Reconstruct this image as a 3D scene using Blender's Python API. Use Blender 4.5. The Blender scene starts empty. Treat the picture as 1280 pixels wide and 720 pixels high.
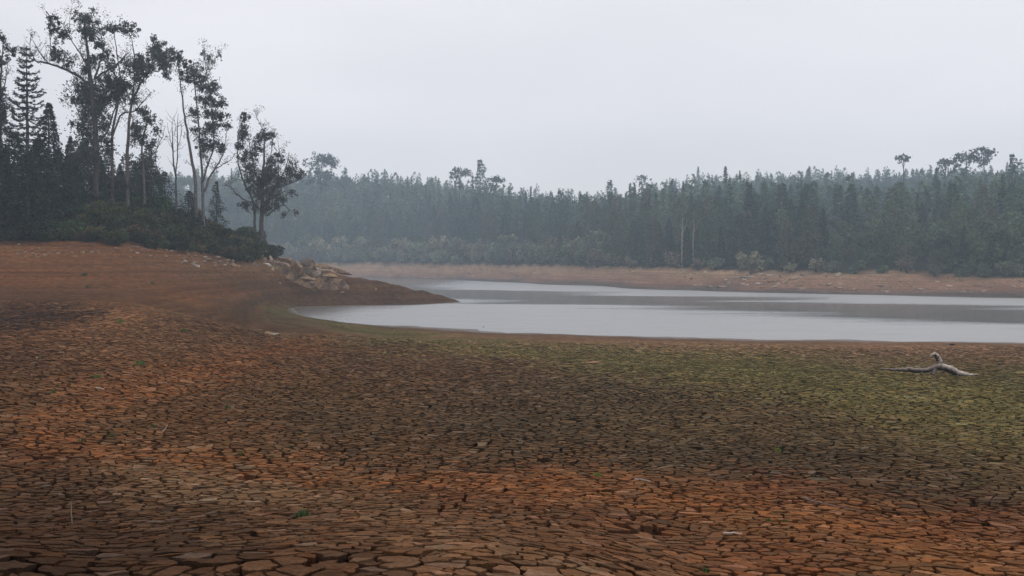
import bpy, bmesh, math, random
import numpy as np
from mathutils import Vector, Matrix
from mathutils.geometry import delaunay_2d_cdt

SC = bpy.context.scene
COL = SC.collection
F = 1280.0            # focal length in photo pixels (1280 wide)
HOR = 330.0           # photo row of the horizon
CZ = 5.0              # camera height over the water

# ------------------------------------------------------------------ camera, sky, sun
cam_d = bpy.data.cameras.new('camera')
cam_d.sensor_width = 36.0
cam_d.lens = 36.0
cam_d.shift_y = -(360.0 - HOR) / 1280.0
cam_d.clip_start = 0.1
cam_d.clip_end = 5000
cam = bpy.data.objects.new('camera', cam_d)
cam.location = (0, 0, CZ)
cam.rotation_euler = (math.radians(90), 0, 0)
COL.objects.link(cam)
SC.camera = cam

SUN_EL, SUN_AZ = math.radians(58), math.radians(35)     # high, behind the right shoulder of the far shore
world = bpy.data.worlds.new('World')
SC.world = world
world.use_nodes = True
nt = world.node_tree
for n in list(nt.nodes): nt.nodes.remove(n)
wo = nt.nodes.new('ShaderNodeOutputWorld')
bg = nt.nodes.new('ShaderNodeBackground')
sky = nt.nodes.new('ShaderNodeTexSky')
sky.sky_type = 'NISHITA'; sky.sun_disc = False
sky.sun_elevation = SUN_EL; sky.sun_rotation = SUN_AZ
mixn = nt.nodes.new('ShaderNodeMix'); mixn.data_type = 'RGBA'
mixn.inputs['Factor'].default_value = 0.90              # thick even cloud over the clear sky
tc = nt.nodes.new('ShaderNodeTexCoord')
mp = nt.nodes.new('ShaderNodeMapping'); mp.inputs['Scale'].default_value = (1.2, 1.2, 3.2)
nz = nt.nodes.new('ShaderNodeTexNoise'); nz.inputs['Scale'].default_value = 1.6; nz.inputs['Detail'].default_value = 3.5
rp = nt.nodes.new('ShaderNodeValToRGB')
rp.color_ramp.elements[0].position = 0.3; rp.color_ramp.elements[0].color = (7.25, 7.0, 7.3, 1)
rp.color_ramp.elements[1].position = 0.7; rp.color_ramp.elements[1].color = (8.7, 8.4, 8.65, 1)
nt.links.new(tc.outputs['Generated'], mp.inputs['Vector'])
nt.links.new(mp.outputs['Vector'], nz.inputs['Vector'])
nt.links.new(nz.outputs['Fac'], rp.inputs['Fac'])
nt.links.new(sky.outputs['Color'], mixn.inputs['A'])
nt.links.new(rp.outputs['Color'], mixn.inputs['B'])
nt.links.new(mixn.outputs['Result'], bg.inputs['Color'])
bg.inputs['Strength'].default_value = 0.121
nt.links.new(bg.outputs['Background'], wo.inputs['Surface'])

sun_d = bpy.data.lights.new('sun', 'SUN')
sun_d.energy = 0.7; sun_d.angle = math.radians(25); sun_d.color = (1.0, 0.97, 0.93)
sun = bpy.data.objects.new('sun', sun_d)
dirv = Vector((math.sin(SUN_AZ) * math.cos(SUN_EL), math.cos(SUN_AZ) * math.cos(SUN_EL), math.sin(SUN_EL)))
sun.rotation_euler = (-dirv).to_track_quat('-Z', 'Y').to_euler()
sun.location = (0, 0, 200)
COL.objects.link(sun)

vs = SC.view_settings
vs.view_transform = 'Standard'; vs.look = 'None'; vs.gamma = 1.0; vs.exposure = 0.0; vs.use_curve_mapping = False
SC.cycles.max_bounces = 6; SC.cycles.diffuse_bounces = 3; SC.cycles.glossy_bounces = 3
SC.cycles.volume_bounces = 4; SC.cycles.transparent_max_bounces = 6
SC.cycles.caustics_reflective = False; SC.cycles.caustics_refractive = False

# ------------------------------------------------------------------ helpers
rng = np.random.default_rng(7)
random.seed(7)

def lin(c):
    c = np.asarray(c, float) / 255.0
    return np.where(c <= 0.04045, c / 12.92, ((c + 0.055) / 1.055) ** 2.4)

def hash2(ix, iy, seed):
    h = (ix.astype(np.int64) * 374761393 + iy.astype(np.int64) * 668265263 + seed * 982451653) & 0xffffffff
    h = ((h ^ (h >> 13)) * 1274126177) & 0xffffffff
    h = h ^ (h >> 16)
    return (h & 0xffffff) / float(0xffffff)

def vnoise(x, y, seed=0):
    x = np.asarray(x, float); y = np.asarray(y, float)
    ix = np.floor(x); iy = np.floor(y)
    fx = x - ix; fy = y - iy
    fx = fx * fx * (3 - 2 * fx); fy = fy * fy * (3 - 2 * fy)
    a = hash2(ix, iy, seed); b = hash2(ix + 1, iy, seed)
    c = hash2(ix, iy + 1, seed); d = hash2(ix + 1, iy + 1, seed)
    return (a + (b - a) * fx) * (1 - fy) + (c + (d - c) * fx) * fy

def fbm(x, y, seed=0, octv=4):
    s = 0.0; a = 0.5; t = 0.0
    for o in range(octv):
        s = s + a * vnoise(x * 2 ** o + 17.3 * o, y * 2 ** o - 9.1 * o, seed + o); t += a; a *= 0.5
    return s / t

def sstep(a, b, x):
    t = np.clip((np.asarray(x, float) - a) / (b - a), 0, 1)
    return t * t * (3 - 2 * t)

def mesh_np(name, V, faces_flat, counts, col=None, smooth=False, mat=None):
    """fast mesh from numpy: V (n,3), flat loop vertex indices, loops per face."""
    me = bpy.data.meshes.new(name)
    V = np.asarray(V, np.float32)
    faces_flat = np.asarray(faces_flat, np.int32).ravel(); counts = np.asarray(counts, np.int32)
    me.vertices.add(len(V)); me.vertices.foreach_set('co', V.ravel())
    me.loops.add(len(faces_flat)); me.loops.foreach_set('vertex_index', faces_flat)
    me.polygons.add(len(counts))
    st = np.concatenate(([0], np.cumsum(counts)[:-1])).astype(np.int32)
    me.polygons.foreach_set('loop_start', st)
    me.polygons.foreach_set('use_smooth', np.full(len(counts), smooth, bool))
    me.update(calc_edges=True)
    if col is not None:
        at = me.color_attributes.new('Col', 'FLOAT_COLOR', 'POINT')
        c4 = np.ones((len(V), 4), np.float32); c4[:, :3] = col
        at.data.foreach_set('color', c4.ravel())
    if mat: me.materials.append(mat)
    return me

def link(name, me, parent=None, loc=None):
    o = bpy.data.objects.new(name, me)
    COL.objects.link(o)
    if parent: o.parent = parent
    if loc is not None: o.location = loc
    return o

def tag(o, label=None, cat=None, group=None, kind=None):
    if label: o['label'] = label
    if cat: o['category'] = cat
    if group: o['group'] = group
    if kind: o['kind'] = kind
    return o

def thing(name, loc, label, cat, group=None, rz=0, sc=1.0):
    o = bpy.data.objects.new(name, None); COL.objects.link(o)
    o.empty_display_size = 0.3
    o.location = loc; o.rotation_euler = (0, 0, rz); o.scale = (sc,) * 3 if np.isscalar(sc) else sc
    return tag(o, label, cat, group)

# ------------------------------------------------------------------ terrain: profiles (depth, height) along rays from the viewpoint
def P(yp, d): return (d, CZ - (yp - HOR) / F * d)
N0 = [(1, 3.4), (4, 3.35)]
def far(sh, bank_d, bank_z, *hill): return [(sh - 22, -1.4), (sh, 0), (sh + 4, .7), (bank_d, bank_z)] + list(hill)
PROF = {
 -900: N0 + [(10, 2.8), (20, 2.6), (40, 3), (60, 4.2), (80, 6.5), (100, 9), (130, 13), (200, 22), (400, 40), (700, 60), (950, 60)],
 -200: N0 + [(6, 3.2), (12, 2.5), (20, 2.3), (40, 2.4), (55, 2.8), (70, 3.8), (82, 5.2), (92, 6.8), (100, 8.5), (120, 12), (160, 18), (300, 28), (700, 50), (950, 50)],
 0: N0 + [P(720, 5.6), (12, 2.28), (17, 2.17), (33, 2.16), (50, 2.27), (68, 2.9), (82, 4.36), P(309, 93), (100, 8), (112, 10.5), (125, 13), (150, 14), (200, 12), (300, 14), (450, 24), (700, 40), (950, 45)],
 150: N0 + [(5.8, 3.2), (12, 2.28), (20, 1.95), (33, 1.9), (50, 2.1), (70, 3.09), (85, 4.67), P(311, 96), (105, 8), (118, 10), (130, 11), (150, 10.5), (180, 5), (210, -.5), (250, -1.5), (355, -1.4), (375, 0), (398, 5.2), (455, 18), (525, 41), (600, 44), (950, 45)],
 260: N0 + [(6, 3.2), (12, 2.28), (20, 1.85), (35, 1.55), (55, 1.65), (75, 1.9), P(360, 92), P(332, 105), P(318, 112), (120, 7.6), (130, 8.6), (145, 8), (165, 4), (190, -.5), (220, -1.5)] + far(372, 395, 5.2, (455, 18), (525, 41), (600, 44), (950, 45)),
 340: N0 + [(6, 3.2), (12, 2.28), (20, 1.8), (36, 1.34), (60, .9), (85, .42), (110, .14), (114, .35), (118, 1.3), (122, 2.9), (127, 4.5), (132, 5.8), (138, 6.3), (150, 5), (165, 1), (180, -1), (220, -1.5)] + far(370, 392, 5.2, (452, 18), (522, 41), (600, 44), (950, 45)),
 362: N0 + [(6, 3.2), (12, 2.28), (20, 1.78), (36, 1.25), (60, .85), (85, .37), (105, .09), (112, .05), (118, .06), (121, .7), (126, 2.83), (130, 4.2), (135, 5.0), (145, 4), (160, 0), (175, -1.2), (220, -1.5)] + far(369, 391, 5.2, (452, 18), (522, 41), (600, 44), (950, 45)),
 385: N0 + [(6, 3.2), (12, 2.28), (20, 1.76), (36, 1.2), (60, .8), (80, .42), (92, .12), (97, 0), (105, -.15), (112, -.15), (119, 0), (122, .7), (127, 3.0), (131, 4.1), (136, 4.2), (148, 1.5), (158, -.5), (180, -1.5)] + far(367, 389, 5.2, (450, 18), (520, 41), (600, 44), (950, 45)),
 420: N0 + [(6, 3.2), (12, 2.28), (20, 1.75), (36, 1.1), (60, .65), (80, .25), (90, 0), (105, -.4), (115, -.3), (122, 0), (125, .8), (130, 3.27), (133, 3.5), (137, 3.3), (148, .5), (156, -.8), (180, -1.5)] + far(365, 388, 5.2, (450, 18), (520, 41), (600, 44), (950, 45)),
 470: N0 + [(6, 3.2), (12, 2.28), (20, 1.74), (36, 1.05), (60, .55), (75, .17), (84, 0), (100, -.6), (115, -.4), (123, 0), (126, .6), (132, 2.73), (136, 2.5), (147, 0), (155, -1), (180, -1.5)] + far(355, 380, 5.2, (440, 18), (515, 39), (600, 42), (950, 45)),
 520: N0 + [(6, 3.2), (12, 2.28), (20, 1.73), (36, 1.05), (60, .5), (75, .12), (82, 0), (100, -.7), (120, -.3), (124.5, 0), (128, .5), (133, 1.57), (136, 1.4), (144, 0), (152, -1), (180, -1.5)] + far(338, 362, 5.0, (420, 18), (490, 35), (600, 42), (950, 45)),
 555: N0 + [(6, 3.2), (12, 2.28), (20, 1.72), (36, 1.05), (60, .47), (73, .12), (80, 0), (100, -.8), (125, -.35), (130, 0), (133.5, .72), (137, .4), (141, 0), (150, -1), (180, -1.5)] + far(322, 346, 4.9, (400, 17), (470, 32), (600, 40), (950, 50)),
 578: N0 + [(6, 3.2), (12, 2.28), (20, 1.72), (36, 1.05), (60, .45), (72, .12), (79, 0), (100, -.8), (128, -.4), (134, 0.0), (136, .03), (139, -.05), (150, -1), (180, -1.5)] + far(312, 337, 4.8, (390, 16), (460, 27), (600, 38), (950, 50)),
 600: N0 + [(6, 3.2), (12, 2.28), (20, 1.72), (38, 1.0), (60, .45), (71, .12), (78, 0), (100, -1), (130, -1), (160, -1.4)] + far(300, 325, 4.7, (375, 16), (445, 26), (600, 38), (950, 50)),
 640: N0 + [(6, 3.17), (12, 2.28), (20, 1.72), (40, .94), (60, .38), (75.3, 0), (85, -.4), (110, -1.5)] + far(278, 305, 4.5, (350, 14), (420, 24), (480, 25), (600, 38), (750, 48), (950, 55)),
 740: N0 + [(6, 3.1), (12, 2.22), (20, 1.65), (40, .9), (58, .33), (72.5, 0), (85, -.4), (110, -1.5)] + far(237, 262, 4.2, (310, 12), (370, 18), (450, 18), (700, 45), (950, 50)),
 860: N0 + [(6, 2.95), (12, 2.15), (20, 1.6), (40, .85), (57, .3), (69.6, 0), (80, -.4), (110, -1.5)] + far(194, 215, 3.8, (260, 11), (320, 19), (400, 21), (550, 39), (700, 50), (950, 55)),
 1000: N0 + [(6, 2.9), (10, 2.37), (16, 1.82), (22, 1.5), (39, .86), (56, .3), (68, 0), (78, -.4), (110, -1.5)] + far(173, 192, 3.5, (240, 10), (300, 16), (400, 22), (550, 43), (700, 50), (950, 55)),
 1100: N0 + [(6, 2.85), (9, 2.46), (15, 1.88), (22, 1.43), (38.5, .85), (55, .3), (66.7, 0), (77, -.4), (105, -1.4)] + far(164, 182, 3.15, (230, 8), (290, 13), (400, 22), (550, 43), (700, 50), (950, 58)),
 1280: N0 + [(6, 2.8), (8.6, 2.5), (13.4, 1.96), (22, 1.39), (38, .84), (55, .3), (65.3, 0), (75, -.4), (100, -1.3)] + far(149, 166, 2.5, (200, 7), (260, 16), (320, 20), (450, 34), (600, 48), (950, 58)),
 1600: N0 + [(6, 2.8), (8.6, 2.5), (13.4, 1.96), (22, 1.39), (38, .84), (55, .3), (64, 0), (75, -.4), (95, -1.2)] + far(130, 148, 2.5, (190, 8), (260, 16), (320, 20), (450, 36), (600, 48), (950, 58)),
 2200: N0 + [(6, 2.8), (8.6, 2.5), (13.4, 1.96), (22, 1.5), (38, 1.0), (60, .5), (76, 0), (90, -.4), (105, -1)] + far(140, 160, 3, (200, 9), (260, 18), (320, 22), (450, 38), (600, 48), (950, 58)),
}
PX = np.array(sorted(PROF), float)
LG = np.linspace(0, math.log(950), 1400)          # log depth samples

def pchip(x, y, q):
    x = np.asarray(x, float); y = np.asarray(y, float)
    h = np.diff(x); dl = np.diff(y) / h
    m = np.zeros_like(y)
    w1 = 2 * h[1:] + h[:-1]; w2 = h[1:] + 2 * h[:-1]
    same = dl[:-1] * dl[1:] > 0
    with np.errstate(divide='ignore', invalid='ignore'):
        mm = (w1 + w2) / (w1 / dl[:-1] + w2 / dl[1:])
    m[1:-1] = np.where(same, mm, 0); m[0] = dl[0]; m[-1] = dl[-1]
    k = np.clip(np.searchsorted(x, q) - 1, 0, len(x) - 2)
    t = (q - x[k]) / h[k]; t2 = t * t; t3 = t2 * t
    return (2*t3-3*t2+1)*y[k] + (t3-2*t2+t)*h[k]*m[k] + (-2*t3+3*t2)*y[k+1] + (t3-t2)*h[k]*m[k+1]

TAB = np.stack([pchip([math.log(d) for d, z in PROF[int(p)]], [z for d, z in PROF[int(p)]], LG) for p in PX])
# finer columns, lightly smoothed so that the rays do not show as creases
FPX = np.arange(-900, 2201, 10.0)
FT = np.stack([np.interp(FPX, PX, TAB[:, j]) for j in range(TAB.shape[1])], 1)
ker = np.array([1, 2, 3, 2, 1.]) / 9
pad = np.concatenate((np.repeat(FT[:1], 2, 0), FT, np.repeat(FT[-1:], 2, 0)))
FT = sum(ker[i] * pad[i:i + len(FT)] for i in range(5))
TH0 = math.atan((2200 - 640) / F)

def prof_h(px, Y):
    fi = np.clip((px - FPX[0]) / 10.0, 0, len(FPX) - 1.001); i = fi.astype(int); fi = fi - i
    fj = np.clip((np.log(np.maximum(Y, 1.0)) - LG[0]) / (LG[1] - LG[0]), 0, len(LG) - 1.001); j = fj.astype(int); fj = fj - j
    return (FT[i, j]*(1-fi)+FT[i+1, j]*fi)*(1-fj) + (FT[i, j+1]*(1-fi)+FT[i+1, j+1]*fi)*fj

def height(X, Y):
    X = np.asarray(X, float); Y = np.asarray(Y, float)
    th = np.arctan2(X, Y); r = np.hypot(X, Y)
    tc_ = np.clip(th, -TH0, TH0)
    inside = np.abs(th) <= TH0
    Yp = np.where(inside, Y, r * math.cos(TH0))
    px = 640 + F * np.tan(tc_)
    z = prof_h(px, Yp)
    back = 3.4 + 0.0006 * r ** 1.6
    z = z + (back - z) * sstep(TH0, TH0 + 0.9, np.abs(th))
    # nearness to the viewpoint: level ground
    amp = np.clip(z / 0.9, 0.0, 1.0)
    rel = (fbm(X / 3.1, Y / 3.1, 11, 3) - .5) * 0.16 + (fbm(X / 9, Y / 9, 21, 3) - .5) * .25 * sstep(14, 40, r)
    far_rough = (fbm(X / 5, Y / 5, 31, 4) - .5) * 1.3 * sstep(98, 116, r) * amp
    # old shorelines: low steps along the contours of the drying banks
    st = sstep(55, 90, r) * (1 - sstep(150, 190, r)) * 0.085 * np.sin(z * 11.0) * amp
    rag = (fbm(X / 3.2, Y / 3.2, 131, 4) - .5) * .11 * np.exp(-(z / .14) ** 2)
    return z + rel * amp + far_rough + st + rag

def proj(X, Y, Z):
    Y = np.maximum(Y, 0.5)
    return 640 + F * X / Y, HOR + F * (CZ - Z) / Y

def at(px, py, Y):
    return np.array([(px - 640) / F * Y, Y, CZ - (py - HOR) / F * Y])

def ground_hit(px, py, y0=3.0, y1=160.0):
    Ys = np.exp(np.linspace(math.log(y0), math.log(y1), 3000))
    Xs = (px - 640) / F * Ys
    Z = height(Xs, Ys)
    yy = HOR + F * (CZ - Z) / Ys
    k = np.argmax(yy <= py)
    return np.array([Xs[k], Ys[k], Z[k]])

def gz(x, y): return float(height(np.array([x]), np.array([y]))[0])

# ------------------------------------------------------------------ mud colours (sediment tones by place, dark at the lower left)
CC = [
 (50,705,62,43,35),(200,705,66,47,39),(400,705,80,55,44),(600,700,94,66,53),(800,700,100,70,55),(1000,700,104,66,48),(1200,700,102,57,37),
 (50,655,66,46,38),(200,650,76,55,45),(400,650,90,64,52),(600,655,92,64,51),(800,650,94,62,47),(1000,650,106,60,38),(1200,650,88,54,40),
 (40,612,74,54,44),(200,603,104,80,66),(330,602,108,82,67),(450,612,94,67,53),(640,608,98,62,45),(800,612,108,61,40),(950,612,92,56,40),(1200,612,70,54,45),
 (50,572,92,58,40),(200,575,104,62,38),(330,577,108,64,40),(450,575,84,61,47),(640,572,80,61,49),(850,575,72,59,50),(1000,575,70,58,49),(1250,578,78,68,50),
 (30,530,120,68,38),(150,530,116,68,40),(250,530,94,64,45),(400,530,78,61,48),(640,530,75,61,51),(850,530,75,65,53),(1050,530,84,78,54),(1250,530,94,90,56),
 (30,490,122,71,42),(200,490,122,70,42),(300,490,116,70,42),(400,490,87,65,48),(640,490,79,61,50),(800,490,76,63,52),(1000,492,90,84,55),(1250,492,100,94,58),
 (30,450,84,58,46),(150,450,108,75,55),(300,450,130,82,48),(360,445,126,80,50),(450,452,91,65,50),(600,458,86,63,50),(740,462,84,70,54),(850,456,108,99,62),(1000,456,113,104,64),(1250,456,107,95,66),
 (30,430,92,64,51),(200,430,108,77,59),(330,425,126,80,49),(400,432,100,70,50),(470,436,84,67,48),(600,432,106,98,60),(740,440,112,103,66),(900,437,114,94,68),(1000,438,108,88,66),(1250,440,104,84,68),
 (430,412,110,106,62),(500,418,112,108,62),(600,419,120,96,76),(740,423,124,93,80),(900,428,118,90,78),(1100,431,112,86,76),(1270,433,110,84,74),
 (60,395,72,49,39),(20,400,74,50,40),(160,392,116,83,61),(230,398,92,68,53),(290,405,98,68,50),(330,398,82,67,53),(355,392,116,104,70),(400,403,114,106,68),(345,384,88,72,58),
 (30,370,112,77,57),(150,372,116,81,60),(250,371,132,85,57),(300,380,102,73,57),(330,365,100,72,58),
 (30,345,126,81,55),(150,345,122,81,60),(300,345,110,78,62),
 (30,320,136,91,64),(150,321,132,89,66),(280,322,122,90,72),
 (450,368,90,65,52),(520,374,86,61,48),(450,350,110,76,56),(520,363,106,74,56),(380,365,92,66,53),(350,345,112,82,64),(385,341,160,122,88),(415,342,146,104,74),(336,334,134,104,82),(365,333,128,94,70),
]
CC = np.array(CC, float)
_or = ((CC[:, 2] - CC[:, 4]) > 56) & (CC[:, 1] > 424)
_gr = (CC[:, 3] > .86 * CC[:, 2])
CC[_or, 2:5] = (92, 66, 50)
CC[_gr & (CC[:, 1] > 440), 2:5] = (84, 69, 53)
CC[_gr & (CC[:, 1] <= 440), 2:5] = (108, 84, 68)
BANDS = [   # (colour, strength, [(px, py, half width)...]) read off the photo as places on the lake bed
 ((118, 74, 47), .84, [(405,424,7),(345,438,11),(280,456,15),(200,478,19),(115,502,22),(55,527,20),(70,552,13),(160,569,11),(300,582,10),(450,594,10),(640,606,13),(800,618,18),(950,636,21),(1100,664,24),(1230,700,26),(1340,740,28)]),
 ((110, 84, 69), .55, [(90,588,7),(200,601,9),(330,606,10),(430,628,14),(560,665,17),(700,705,20)]),
 ((104, 98, 61), .85, [(350,388,6),(400,402,8),(450,413,9),(560,427,11),(700,440,13),(850,455,18),(1000,470,26),(1150,492,38),(1290,510,46)]),
 ((132, 100, 88), .75, [(500,411,2.5),(600,418,4),(740,424,5),(900,428.5,6),(1100,433,8),(1290,437,9)]),
 ((136, 92, 62), .60, [(150,384,5),(170,402,6),(110,414,6),(30,424,7)]),
 ((134, 88, 60), .70, [(170,372,4),(250,371,4),(320,368,4)]),
 ((56, 40, 33), .95, [(-60,402,10),(20,398,11),(80,392,10),(125,391,5)]),
]
def band_mask(px, py, pts):
    best = np.full(len(px), 1e9)
    for (x0, y0, w0), (x1, y1, w1) in zip(pts[:-1], pts[1:]):
        ax, ay = (x1 - x0) / 2.2, y1 - y0
        qx, qy = (px - x0) / 2.2, py - y0
        t_ = np.clip((qx * ax + qy * ay) / (ax * ax + ay * ay), 0, 1)
        d_ = np.hypot(qx - t_ * ax, qy - t_ * ay) / (w0 + (w1 - w0) * t_)
        best = np.minimum(best, d_)
    return np.exp(-best ** 2 * .9)
def mute(c):
    c = np.atleast_2d(c); l_ = (c @ np.array((.2126, .7152, .0722)))[:, None]
    return (c * .80 + .20 * l_ * np.array((1.15, .98, .82))) * np.array((.83, .755, .53))
CCL = mute(lin(CC[:, 2:5]))

def ground_col(X, Y, Z, jx=0.0, jy=0.0):
    px, py = proj(X, Y, Z)
    px = px + jx; py = py + jy
    r = np.hypot(X, Y)
    px = px + (fbm(X / 2.3, Y / 5.0, 41, 5) - .5) * 120
    py = py + (fbm(X / 2.9, Y / 2.9, 51, 5) - .5) * 26 * np.clip(12 / np.maximum(r, 3) + .35, 0, 1.1)
    out = np.zeros((len(px), 3))
    for s in range(0, len(px), 40000):
        dx = (px[s:s+40000, None] - CC[None, :, 0]) / 3.2
        dy = py[s:s+40000, None] - CC[None, :, 1]
        w = 1.0 / (dx * dx + dy * dy * (1.0) + 110.0) ** 2.0
        out[s:s+40000] = (w @ CCL) / w.sum(1, keepdims=True)
    fine = fbm(X / .9, Y / 1.3, 45, 4)
    for colr, stg, pts in BANDS:
        m_ = np.clip(band_mask(px, py, pts) * (.55 + .9 * fine), 0, 1) * stg * (Y < 118) * (Y > 0)
        out += (mute(lin(colr)) - out) * m_[:, None]
    # drying lines along the contours
    bands = (vnoise(Z * 7.0 + fbm(X / 8, Y / 8, 61, 3) * 1.6, X * 0.01, 71) - .5)
    k = sstep(40, 80, r) * .55
    out *= (1 + bands * k)[:, None]
    # the far bank: wet grey foot, reddish middle, tan top, then forest floor
    fz = Z + (fbm(X / 14, Y / 14, 81, 4) - .5) * 1.6
    wet, red, tan, floor = lin((100, 88, 80)), lin((142, 108, 86)), lin((168, 138, 106)), lin((58, 56, 38))
    c = wet + (red - wet) * sstep(.3, 1.3, fz)[:, None]
    c = c + (tan - c) * (sstep(1.5, 3.2, fz) * (0.35 + .65 * vnoise(fz * 3.1, X * .02, 91)))[:, None]
    bankz = np.interp((640 + F * X / np.maximum(Y, 1)), [260, 480, 640, 860, 1100, 1280], [5.2, 5.2, 4.5, 3.8, 3.1, 2.5])
    c = c + (floor - c) * sstep(bankz + .1, bankz + .4, fz)[:, None]
    c = c * (.72 + .56 * fbm(X / 3.0, Z * 2.2, 85, 4))[:, None]
    m = sstep(146, 152, Y)[:, None]
    out = out + (c - out) * m
    # soil under the near wood
    hb = sstep(6.9, 8.2, Z + (fbm(X / 4, Y / 4, 101, 3) - .5) * 1.5) * (Y < 200)
    out = out + (lin((60, 46, 34)) - out) * hb[:, None]
    # water-soaked rim
    rim = (1 - sstep(0.02, 0.16, Z + (fbm(X / 1.5, Y / 1.5, 111, 3) - .5) * .06)) * (Y < 140)
    out = out * (1 - .18 * rim)[:, None]
    return out

# ------------------------------------------------------------------ materials
def new_mat(name):
    m = bpy.data.materials.new(name); m.use_nodes = True
    t = m.node_tree
    for n in list(t.nodes): t.nodes.remove(n)
    o = t.nodes.new('ShaderNodeOutputMaterial'); b = t.nodes.new('ShaderNodeBsdfPrincipled')
    t.links.new(b.outputs['BSDF'], o.inputs['Surface'])
    return m, t, b

def noise_node(t, scale, detail=4, rough=.6, vec=None):
    n = t.nodes.new('ShaderNodeTexNoise'); n.inputs['Scale'].default_value = scale
    n.inputs['Detail'].default_value = detail; n.inputs['Roughness'].default_value = rough
    if vec is not None: t.links.new(vec, n.inputs['Vector'])
    return n

def attr_mat(name, rough=.85, spec=.3, nscale=6.0, namt=.5, bscale=20.0, bstr=.4, bdist=.02, streak=0.0, transl=0.0, crack=0.0, objrand=0.0, gain=1.0):
    m, t, b = new_mat(name)
    a = t.nodes.new('ShaderNodeAttribute'); a.attribute_name = 'Col'
    tcn = t.nodes.new('ShaderNodeTexCoord')
    src = tcn.outputs['Object']
    n = noise_node(t, nscale, 5, .65, src)
    mr = t.nodes.new('ShaderNodeMapRange')
    mr.inputs['From Min'].default_value = .3; mr.inputs['From Max'].default_value = .7
    mr.inputs['To Min'].default_value = (1 - namt) * gain; mr.inputs['To Max'].default_value = (1 + namt) * gain
    t.links.new(n.outputs['Fac'], mr.inputs['Value'])
    fac = mr.outputs['Result']
    if streak:      # drying lines that follow the contours
        ms = t.nodes.new('ShaderNodeMapping'); ms.inputs['Scale'].default_value = (.05, .05, 5.5)
        t.links.new(src, ms.inputs['Vector'])
        n2 = noise_node(t, 1.0, 6, .7, ms.outputs['Vector'])
        m3 = t.nodes.new('ShaderNodeMapRange'); m3.inputs['From Min'].default_value = .32; m3.inputs['From Max'].default_value = .68
        m3.inputs['To Min'].default_value = 1 - streak; m3.inputs['To Max'].default_value = 1 + streak
        t.links.new(n2.outputs['Fac'], m3.inputs['Value'])
        mu0 = t.nodes.new('ShaderNodeMath'); mu0.operation = 'MULTIPLY'
        t.links.new(fac, mu0.inputs[0]); t.links.new(m3.outputs['Result'], mu0.inputs[1]); fac = mu0.outputs[0]
    if objrand:
        oi = t.nodes.new('ShaderNodeObjectInfo')
        m2 = t.nodes.new('ShaderNodeMapRange'); m2.inputs['To Min'].default_value = 1 - objrand; m2.inputs['To Max'].default_value = 1 + objrand
        t.links.new(oi.outputs['Random'], m2.inputs['Value'])
        mu = t.nodes.new('ShaderNodeMath'); mu.operation = 'MULTIPLY'
        t.links.new(fac, mu.inputs[0]); t.links.new(m2.outputs['Result'], mu.inputs[1]); fac = mu.outputs[0]
    vm = t.nodes.new('ShaderNodeVectorMath'); vm.operation = 'SCALE'
    t.links.new(a.outputs['Color'], vm.inputs[0]); t.links.new(fac, vm.inputs['Scale'])
    t.links.new(vm.outputs[0], b.inputs['Base Color'])
    b.inputs['Roughness'].default_value = rough
    b.inputs['Specular IOR Level'].default_value = spec
    if bstr:
        bn = noise_node(t, bscale, 5, .7, src)
        bp = t.nodes.new('ShaderNodeBump'); bp.inputs['Strength'].default_value = bstr; bp.inputs['Distance'].default_value = bdist
        if crack:
            vo = t.nodes.new('ShaderNodeTexVoronoi'); vo.feature = 'DISTANCE_TO_EDGE'; vo.inputs['Scale'].default_value = crack
            t.links.new(src, vo.inputs['Vector'])
            cr = t.nodes.new('ShaderNodeMapRange'); cr.inputs['From Max'].default_value = .09; cr.clamp = True
            t.links.new(vo.outputs['Distance'], cr.inputs['Value'])
            ad = t.nodes.new('ShaderNodeMath'); ad.operation = 'MULTIPLY_ADD'; ad.inputs[1].default_value = .5
            t.links.new(bn.outputs['Fac'], ad.inputs[0]); t.links.new(cr.outputs['Result'], ad.inputs[2])
            t.links.new(ad.outputs[0], bp.inputs['Height'])
        else:
            t.links.new(bn.outputs['Fac'], bp.inputs['Height'])
        t.links.new(bp.outputs['Normal'], b.inputs['Normal'])
    if transl:
        out = [x for x in t.nodes if x.type == 'OUTPUT_MATERIAL'][0]
        tr = t.nodes.new('ShaderNodeBsdfTranslucent'); t.links.new(vm.outputs[0], tr.inputs['Color'])
        mx = t.nodes.new('ShaderNodeMixShader'); mx.inputs['Fac'].default_value = transl
        t.links.new(b.outputs['BSDF'], mx.inputs[1]); t.links.new(tr.outputs[0], mx.inputs[2])
        t.links.new(mx.outputs[0], out.inputs['Surface'])
    return m

M_ground = attr_mat('dried_mud_sheet', 1.0, .04, 2.2, .5, 9.0, 1.0, .1, crack=5.5, streak=.32, gain=1.08)
def wet_rim(m):
    t = m.node_tree; b = [x for x in t.nodes if x.type == 'BSDF_PRINCIPLED'][0]
    g = t.nodes.new('ShaderNodeNewGeometry'); sp = t.nodes.new('ShaderNodeSeparateXYZ')
    t.links.new(g.outputs['Position'], sp.inputs[0])
    for key, lo, hi in (('Roughness', .32, 1.0), ('Specular IOR Level', .5, .04)):
        mr = t.nodes.new('ShaderNodeMapRange'); mr.inputs['From Min'].default_value = .02; mr.inputs['From Max'].default_value = .10
        mr.inputs['To Min'].default_value = lo; mr.inputs['To Max'].default_value = hi
        t.links.new(sp.outputs['Z'], mr.inputs['Value']); t.links.new(mr.outputs['Result'], b.inputs[key])
wet_rim(M_ground)
M_plate = attr_mat('dried_mud_plate', 1.0, .04, 22.0, .42, 60.0, .7, .006, crack=24.0)
M_leaf = attr_mat('leaf', .65, .3, 1.2, .35, 1, 0, 0, transl=.25, gain=1.3)
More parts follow.
